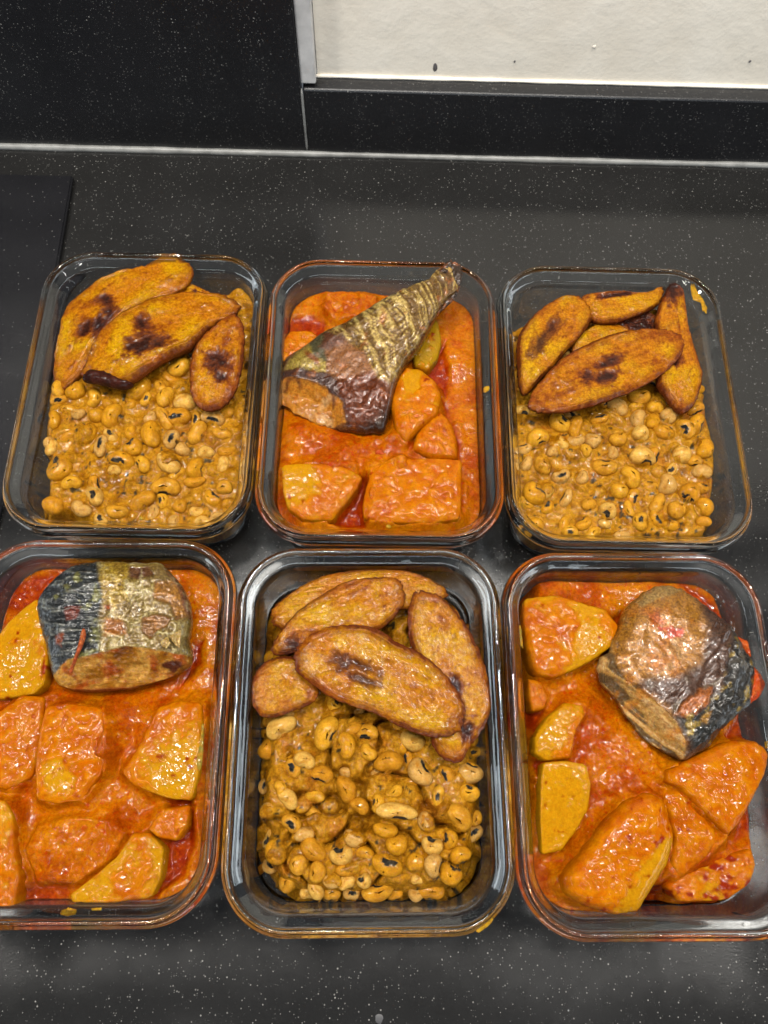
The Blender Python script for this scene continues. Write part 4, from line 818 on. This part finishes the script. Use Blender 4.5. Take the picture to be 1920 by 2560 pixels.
BLAB = {'A': 'cooked black-eyed bean coated in ochre sauce in the back left container', 'C': 'cooked black-eyed bean coated in ochre sauce in the back right container', 'E': 'cooked black-eyed bean coated in ochre sauce in the front middle container'}
BGRP = {'A': 'beans in the back left container', 'C': 'beans in the back right container', 'E': 'beans in the front middle container'}
def beans(k, level, amp, slope, seed):
    s = c2s(k, FOODP[k]); G = unp(s[:, 0], s[:, 1], 0.026 if k != 'E' else 0.022)[:, :2]
    r_ = np.random.default_rng(seed)
    sub = [(loc2w(k, np.array([[r_.uniform(-0.064, 0.064), r_.uniform(-0.09, 0.09)]]))[0], r_.uniform(0, math.pi), r_.uniform(0.011, 0.0145), r_.uniform(0.0075, 0.0095), r_.uniform(-0.0022, 0.0012)) for _ in range(300)]
    def h0(XY):
        x, y = XY[:, 0]*1000, XY[:, 1]*1000
        H = level + amp*fbm(x+seed, y, 0.040, 3, seed) + amp*0.35*fbm(x, y, 0.14, 3, seed+1)
        if k == 'E':
            H = H - 0.011*np.exp(-(fbm(x+7, y+3, 0.034, 3, 77)/0.045)**2) + 0.0035*sstep(0.1, 0.5, fbm(x, y, 0.06, 3, 78))
        sd = polysd(XY, G) + 0.0022*fbm(x, y, 0.09, 3, seed+2)
        m = sstep(-0.001, 0.015 if k == 'E' else 0.012, sd)**0.6
        return FLOOR+(H-FLOOR)*m, sd
    lst = []; sxy = []
    for (px, py, ang, L, Wd, eye) in BEANS[k]:
        q = c2s(k, (px, py)); a = math.radians(ang); u = np.array([math.cos(a), -math.sin(a)])*50
        z = float(h0(unp(q[0], q[1], level)[:, :2])[0][0]); z = min(z+0.001, level+0.003)
        c = unp(q[0], q[1], z)[0]; e = unp(*(q+u), z)[0]; f = unp(*(q+np.array([-u[1], u[0]])), z)[0]
        sc_ = CROP[k][2]; Lw = L/sc_*np.linalg.norm(e-c)/50; Ww = Wd/sc_*np.linalg.norm(f-c)/50
        lst.append([c[0], c[1], math.atan2(e[1]-c[1], e[0]-c[0]), Lw*1.02, Ww*1.02, eye, 0.0019]); sxy.append(c[:2])
    n = 0; tries = 0
    while n < EXTRA[k] and tries < 6000:
        tries += 1; p = loc2w(k, np.array([[r_.uniform(-0.062, 0.062), r_.uniform(-0.092, 0.045)]]))
        if h0(p)[1][0] < 0.004 or min(np.linalg.norm(np.array(sxy)-p[0], axis=1)) < 0.0080: continue
        sxy.append(p[0]); n += 1
        lst.append([p[0][0], p[0][1], r_.uniform(0, 6.28), r_.uniform(0.0105, 0.0135), r_.uniform(0.0068, 0.0085), int(r_.random() < 0.5), r_.uniform(-0.0012, 0.0012)])
    P = np.array([l[:2] for l in lst]); Z, SD = h0(P)
    # keep every bean inside the glass
    cx, cy, ca = CONT[k]; made = []; reg = []
    first = {}
    for i, l in enumerate(lst):
        v = int(r_.integers(0, 6)); x, y, a, L, Wd, eye, dz = l
        lx = (x-cx)*math.cos(ca)+(y-cy)*math.sin(ca); ly = -(x-cx)*math.sin(ca)+(y-cy)*math.cos(ca)
        z = Z[i]+dz-0.0004; lim = RW/2-float(inset(z))-Wd*0.62; limy = RH/2-float(inset(z))-Wd*0.62
        lx = max(-lim, min(lim, lx)); ly = max(-limy, min(limy, ly)); w_ = loc2w(k, np.array([[lx, ly]]))[0]; x, y = w_
        z = max(float(h0(np.array([[x, y]]))[0][0])+dz-0.0004, 0.0085)
        th = Wd*0.95
        o = bpy.data.objects.new('bean', BM[v][1 if eye else 0]); COL.objects.link(o); o.location = (x, y, z); o.scale = (L*0.99, Wd*1.05, th*1.06)
        flip = r_.random() < 0.5
        o.rotation_euler = (r_.uniform(-0.9, 0.55), r_.uniform(-0.28, 0.28), a+(math.pi if flip else 0))
        tag(o, 'bean', 'bean', BGRP[k]); reg.append((o, v, eye, lx, ly))
        if eye:
            e = bpy.data.objects.new('eye', BM[v][2]); COL.objects.link(e); e.parent = o
        made.append((x, y, z, a, L/2*0.98, Wd/2*1.03, th/2*1.04))
    sets = {}
    for (o, v, eye, lx, ly) in reg:
        tone = ('golden', 'pale', 'orange', 'golden', 'pale', 'orange')[v]
        zone = ('near', 'middle', 'far')[int(np.clip((ly+0.09)/0.045, 0, 2))] + ' ' + ('left', 'centre', 'right')[int(np.clip((lx+0.066)/0.044, 0, 2))]
        sets.setdefault((tone, 'dark eyed' if eye else 'plain', zone), []).append((lx, o))
    where = {'A': 'back left', 'C': 'back right', 'E': 'front middle'}[k]; nth = ['leftmost', 'second', 'third', 'fourth', 'fifth', 'sixth', 'seventh', 'eighth', 'ninth', 'tenth', 'eleventh', 'twelfth']
    for (tone, ey, zone), L_ in sets.items():
        L_.sort(key=lambda q: q[0])
        for i, (_, o) in enumerate(L_):
            if len(L_) == 1: o['label'] = f'only {tone} {ey} bean in the {zone} of the {where} container'
            elif i == len(L_)-1: o['label'] = f'rightmost {tone} {ey} bean in the {zone} of the {where} container'
            else: o['label'] = f'{nth[i]}{" from left" if i else ""} {tone} {ey} bean in the {zone} of the {where} container'
    def hf(XY):
        x, y = XY[:, 0]*1000, XY[:, 1]*1000; skin = np.zeros(len(XY))
        H, sd = h0(XY); H0 = H.copy(); cov = 0.0011*fbm(x, y, 0.33, 3, seed+5)
        fade = sstep(0.0, 0.006, sd)
        for (c, a, L, Wd, dz) in sub:
            d = XY-c; near = (np.abs(d) < 0.010).all(1)
            if not near.any(): continue
            dd = d[near]; u = dd@np.array([math.cos(a), math.sin(a)]); v_ = dd@np.array([-math.sin(a), math.cos(a)])
            q = (u/(L/2))**2+(v_/(Wd/2))**2; b = H0[near]+dz-0.0015+(Wd*0.42)*np.sqrt(np.clip(1-q, 0, 1))
            top_ = (q < 0.95) & (b > H[near]-0.0002); kk = skin[near]; kk[top_] = (0.35+60*abs(dz) % 0.6)*fade[near][top_]; skin[near] = kk
            H[near] = np.where(q < 1, smax(H[near], b, 0.0007)-0.0000, H[near])*fade[near]+H[near]*(1-fade[near])
        for (bx, by, bz, a, L, Wd, T) in made:
            off = 0.0008 if (int(bx*1e5)+int(by*1e5)) % 10 < 1 else -0.0016
            d = XY-np.array([bx, by]); near = (np.abs(d) < 0.014).all(1)
            if not near.any(): continue
            dd = d[near]; u = dd@np.array([math.cos(a), math.sin(a)]); v_ = dd@np.array([-math.sin(a), math.cos(a)])
            q = np.sqrt((u/L)**2+(v_/Wd)**2)
            b = bz + T*np.sqrt(np.clip(1-np.minimum(q, 1)**2, 0, 1)) - 0.0006 + off + cov[near]*1.2
            w1 = sstep(1.35, 0.95, q); hh = H[near]*(1-w1)+np.minimum(H[near], H0[near]+0.0002)*w1 + 0.0005*np.exp(-((q-1.1)/0.25)**2)*fade[near]; hh = np.where(q < 1.0, np.maximum(hh, b), hh)
            H[near] = hh
        H = H + (0.0002*fbm(x, y, 0.55, 3, seed+7) + 0.0007*fbm(x, y, 0.22, 2, seed+9))*fade
        hf.skin = skin; return H, sd > -0.0012
    def cf(XY, H):
        x, y = XY[:, 0]*1000, XY[:, 1]*1000
        n1 = fbm(x, y, 0.06, 4, seed+21); n2 = fbm(x, y, 0.22, 4, seed+22); n3 = fbm(x, y, 0.5, 3, seed+23); n4 = fbm(x+40, y, 0.26, 3, seed+24)
        col = mix(np.tile([0.49, 0.20, 0.007], (len(x), 1)), (0.62, 0.29, 0.014), 0.5+n2); col = mix(col, (0.34, 0.13, 0.003), sstep(0.0, 0.5, -n2+n1*0.6))
        col = mix(col, (0.60, 0.20, 0.02), sstep(0.25, 0.6, n1)*0.6); col = mix(col, (0.66, 0.36, 0.05), sstep(0.42, 0.6, n3)*0.6)
        col = mix(col, (0.60, 0.29, 0.02), hf.skin*(0.6+0.8*n2)); col = mix(col, (0.035, 0.038, 0.025), sstep(0.42, 0.54, n4)*0.9)
        return col
    sauce_mesh(k, 'bean_sauce', level, hf, cf, M_BSAUCE, {'A': 'thick ochre bean sauce filling the back left container', 'C': 'thick ochre bean sauce filling the back right container', 'E': 'thick ochre bean mash mounded in the front middle container'}[k])
beans('A', 0.0385, 0.0022, 0, 101)
beans('C', 0.0385, 0.0022, 0, 202)
beans('E', 0.0385, 0.0075, 0, 303)

# ------------------------------------------------------------------ smears and drops on the glass
SM = [('C', [(1200, 185), (1225, 190), (1240, 240), (1275, 275), (1300, 340), (1295, 362), (1270, 350), (1262, 300), (1215, 285), (1205, 240)], 0.0555, 'yellow sauce smear on the inner rim at its top right corner'),
      ('D', [(1075, 1040), (1085, 1060), (1082, 1180), (1072, 1280), (1055, 1300), (1045, 1240), (1062, 1150)], 0.049, 'yellow green sauce streak on the right inner wall beside the pentagonal yam'),
      ('D', [(320, 2035), (365, 2018), (410, 2030), (400, 2062), (360, 2072), (325, 2060)], 0.054, 'yellow oil blob on the near rim below the stew'),
      ('D', [(485, 2022), (540, 2018), (540, 2036), (490, 2038)], 0.054, 'tiny yellow oil dash beside the oil blob on the near rim'),
      ('F', [(155, 480), (175, 480), (185, 560), (185, 600), (168, 580), (155, 530)], 0.050, 'green yellow sauce smear on the left glass by the thick yam block'),
      ('E', [(1380, 2100), (1440, 2055), (1470, 2030), (1475, 2045), (1440, 2080), (1395, 2112)], 0.0585, 'thin yellow smear on the near right corner of the rim'),
      ('B', [(1480, 875), (1515, 865), (1522, 885), (1495, 910), (1478, 905)], 0.056, 'small yellow drop on the right rim beside the fish'),
      ('B', [(870, 1740), (890, 1738), (905, 1755), (885, 1765), (868, 1755)], 0.053, 'speck of herb on the near inner rim'),
      ('F', [(1470, 1095), (1489, 1090), (1495, 1130), (1475, 1130)], 0.052, 'yellow drop on the right inner wall below the tomato shred'),
      ('F', [(1380, 640+1320), (1385, 1330)], 0, None),
      ('A', [(845, 1685), (885, 1690), (880, 1705), (850, 1708)], 0.053, 'pale green crumb on the near inner rim below the beans')]
for i, (k, pts, z, lab) in enumerate(SM):
    if lab is None: continue
    g = (0.30, 0.26, 0.03) if ('green' in lab or 'herb' in lab) else (0.62, 0.38, 0.02)
    tag(slab('sauce_smear', k, pts, (z, 0, 0), 0.0006, 0.0004, 2.0, M_SMEAR, solid(g, (0.58, 0.30, 0.02), 0.0004, 0.6), M=46, N=7, rough=0.12, rf=20, seed=90+i, smooth=1), lab, 'smear')
def drop(px, py, z, r, lab):
    q = c2s('F', (px, py)); c = unp(q[0], q[1], z)[0]; V = []; F = []
    for j in range(7):
        a = math.pi*j/6
        for i in range(12): b = 2*math.pi*i/12; V.append(c+np.array([r*math.sin(a)*math.cos(b), 1.3*r*math.sin(a)*math.sin(b), r*0.7*math.cos(a)]))
    for j in range(6):
        for i in range(12): F.append((j*12+i, j*12+(i+1) % 12, (j+1)*12+(i+1) % 12, (j+1)*12+i))
    o = mesh_obj('water_drop', V, F, M_GLASS); tag(o, lab, 'drop', 'drops on the inner glass beside the brown fish')
for (px, py, r, lab) in ((1238, 305, 0.0015, 'largest clear drop, on the inner glass behind the brown fish'), (1280, 335, 0.0009, 'clear drop just below the largest one on the inner glass'), (1333, 458, 0.0010, 'clear drop at mid height on the inner glass right of the fish'), (1360, 490, 0.0012, 'lowest clear drop on the inner glass right of the fish')):
    drop(px, py, 0.014, r, lab)
# dried splashes on the worktop
for (px, py, r, lab) in ((1238, 326, 0.0012, 'reddish crumb on the sealant line right of the joint'), (1345, 1178, 0.0009, None), (820, 2200, 0.0022, 'grey dried splash on the worktop at the bottom edge')):
    if lab is None: continue
    q = c2s('W', (px, py)); c = unp(q[0], q[1], 0.0035 if 'crumb' in lab else 0.0001)[0]
    o = flat_blob('splash' if 'splash' in lab else 'crumb', c, r, plain('dried_splash' if 'splash' in lab else 'crumb_red', (0.045, 0.045, 0.048) if 'splash' in lab else (0.22, 0.05, 0.03), 0.5, 0, 400, 0.3), np.array([1., 0, 0]), np.array([0, 1., 0]), 0.0004, 1.0, 3)
    tag(o, lab, 'splash' if 'splash' in lab else 'crumb')
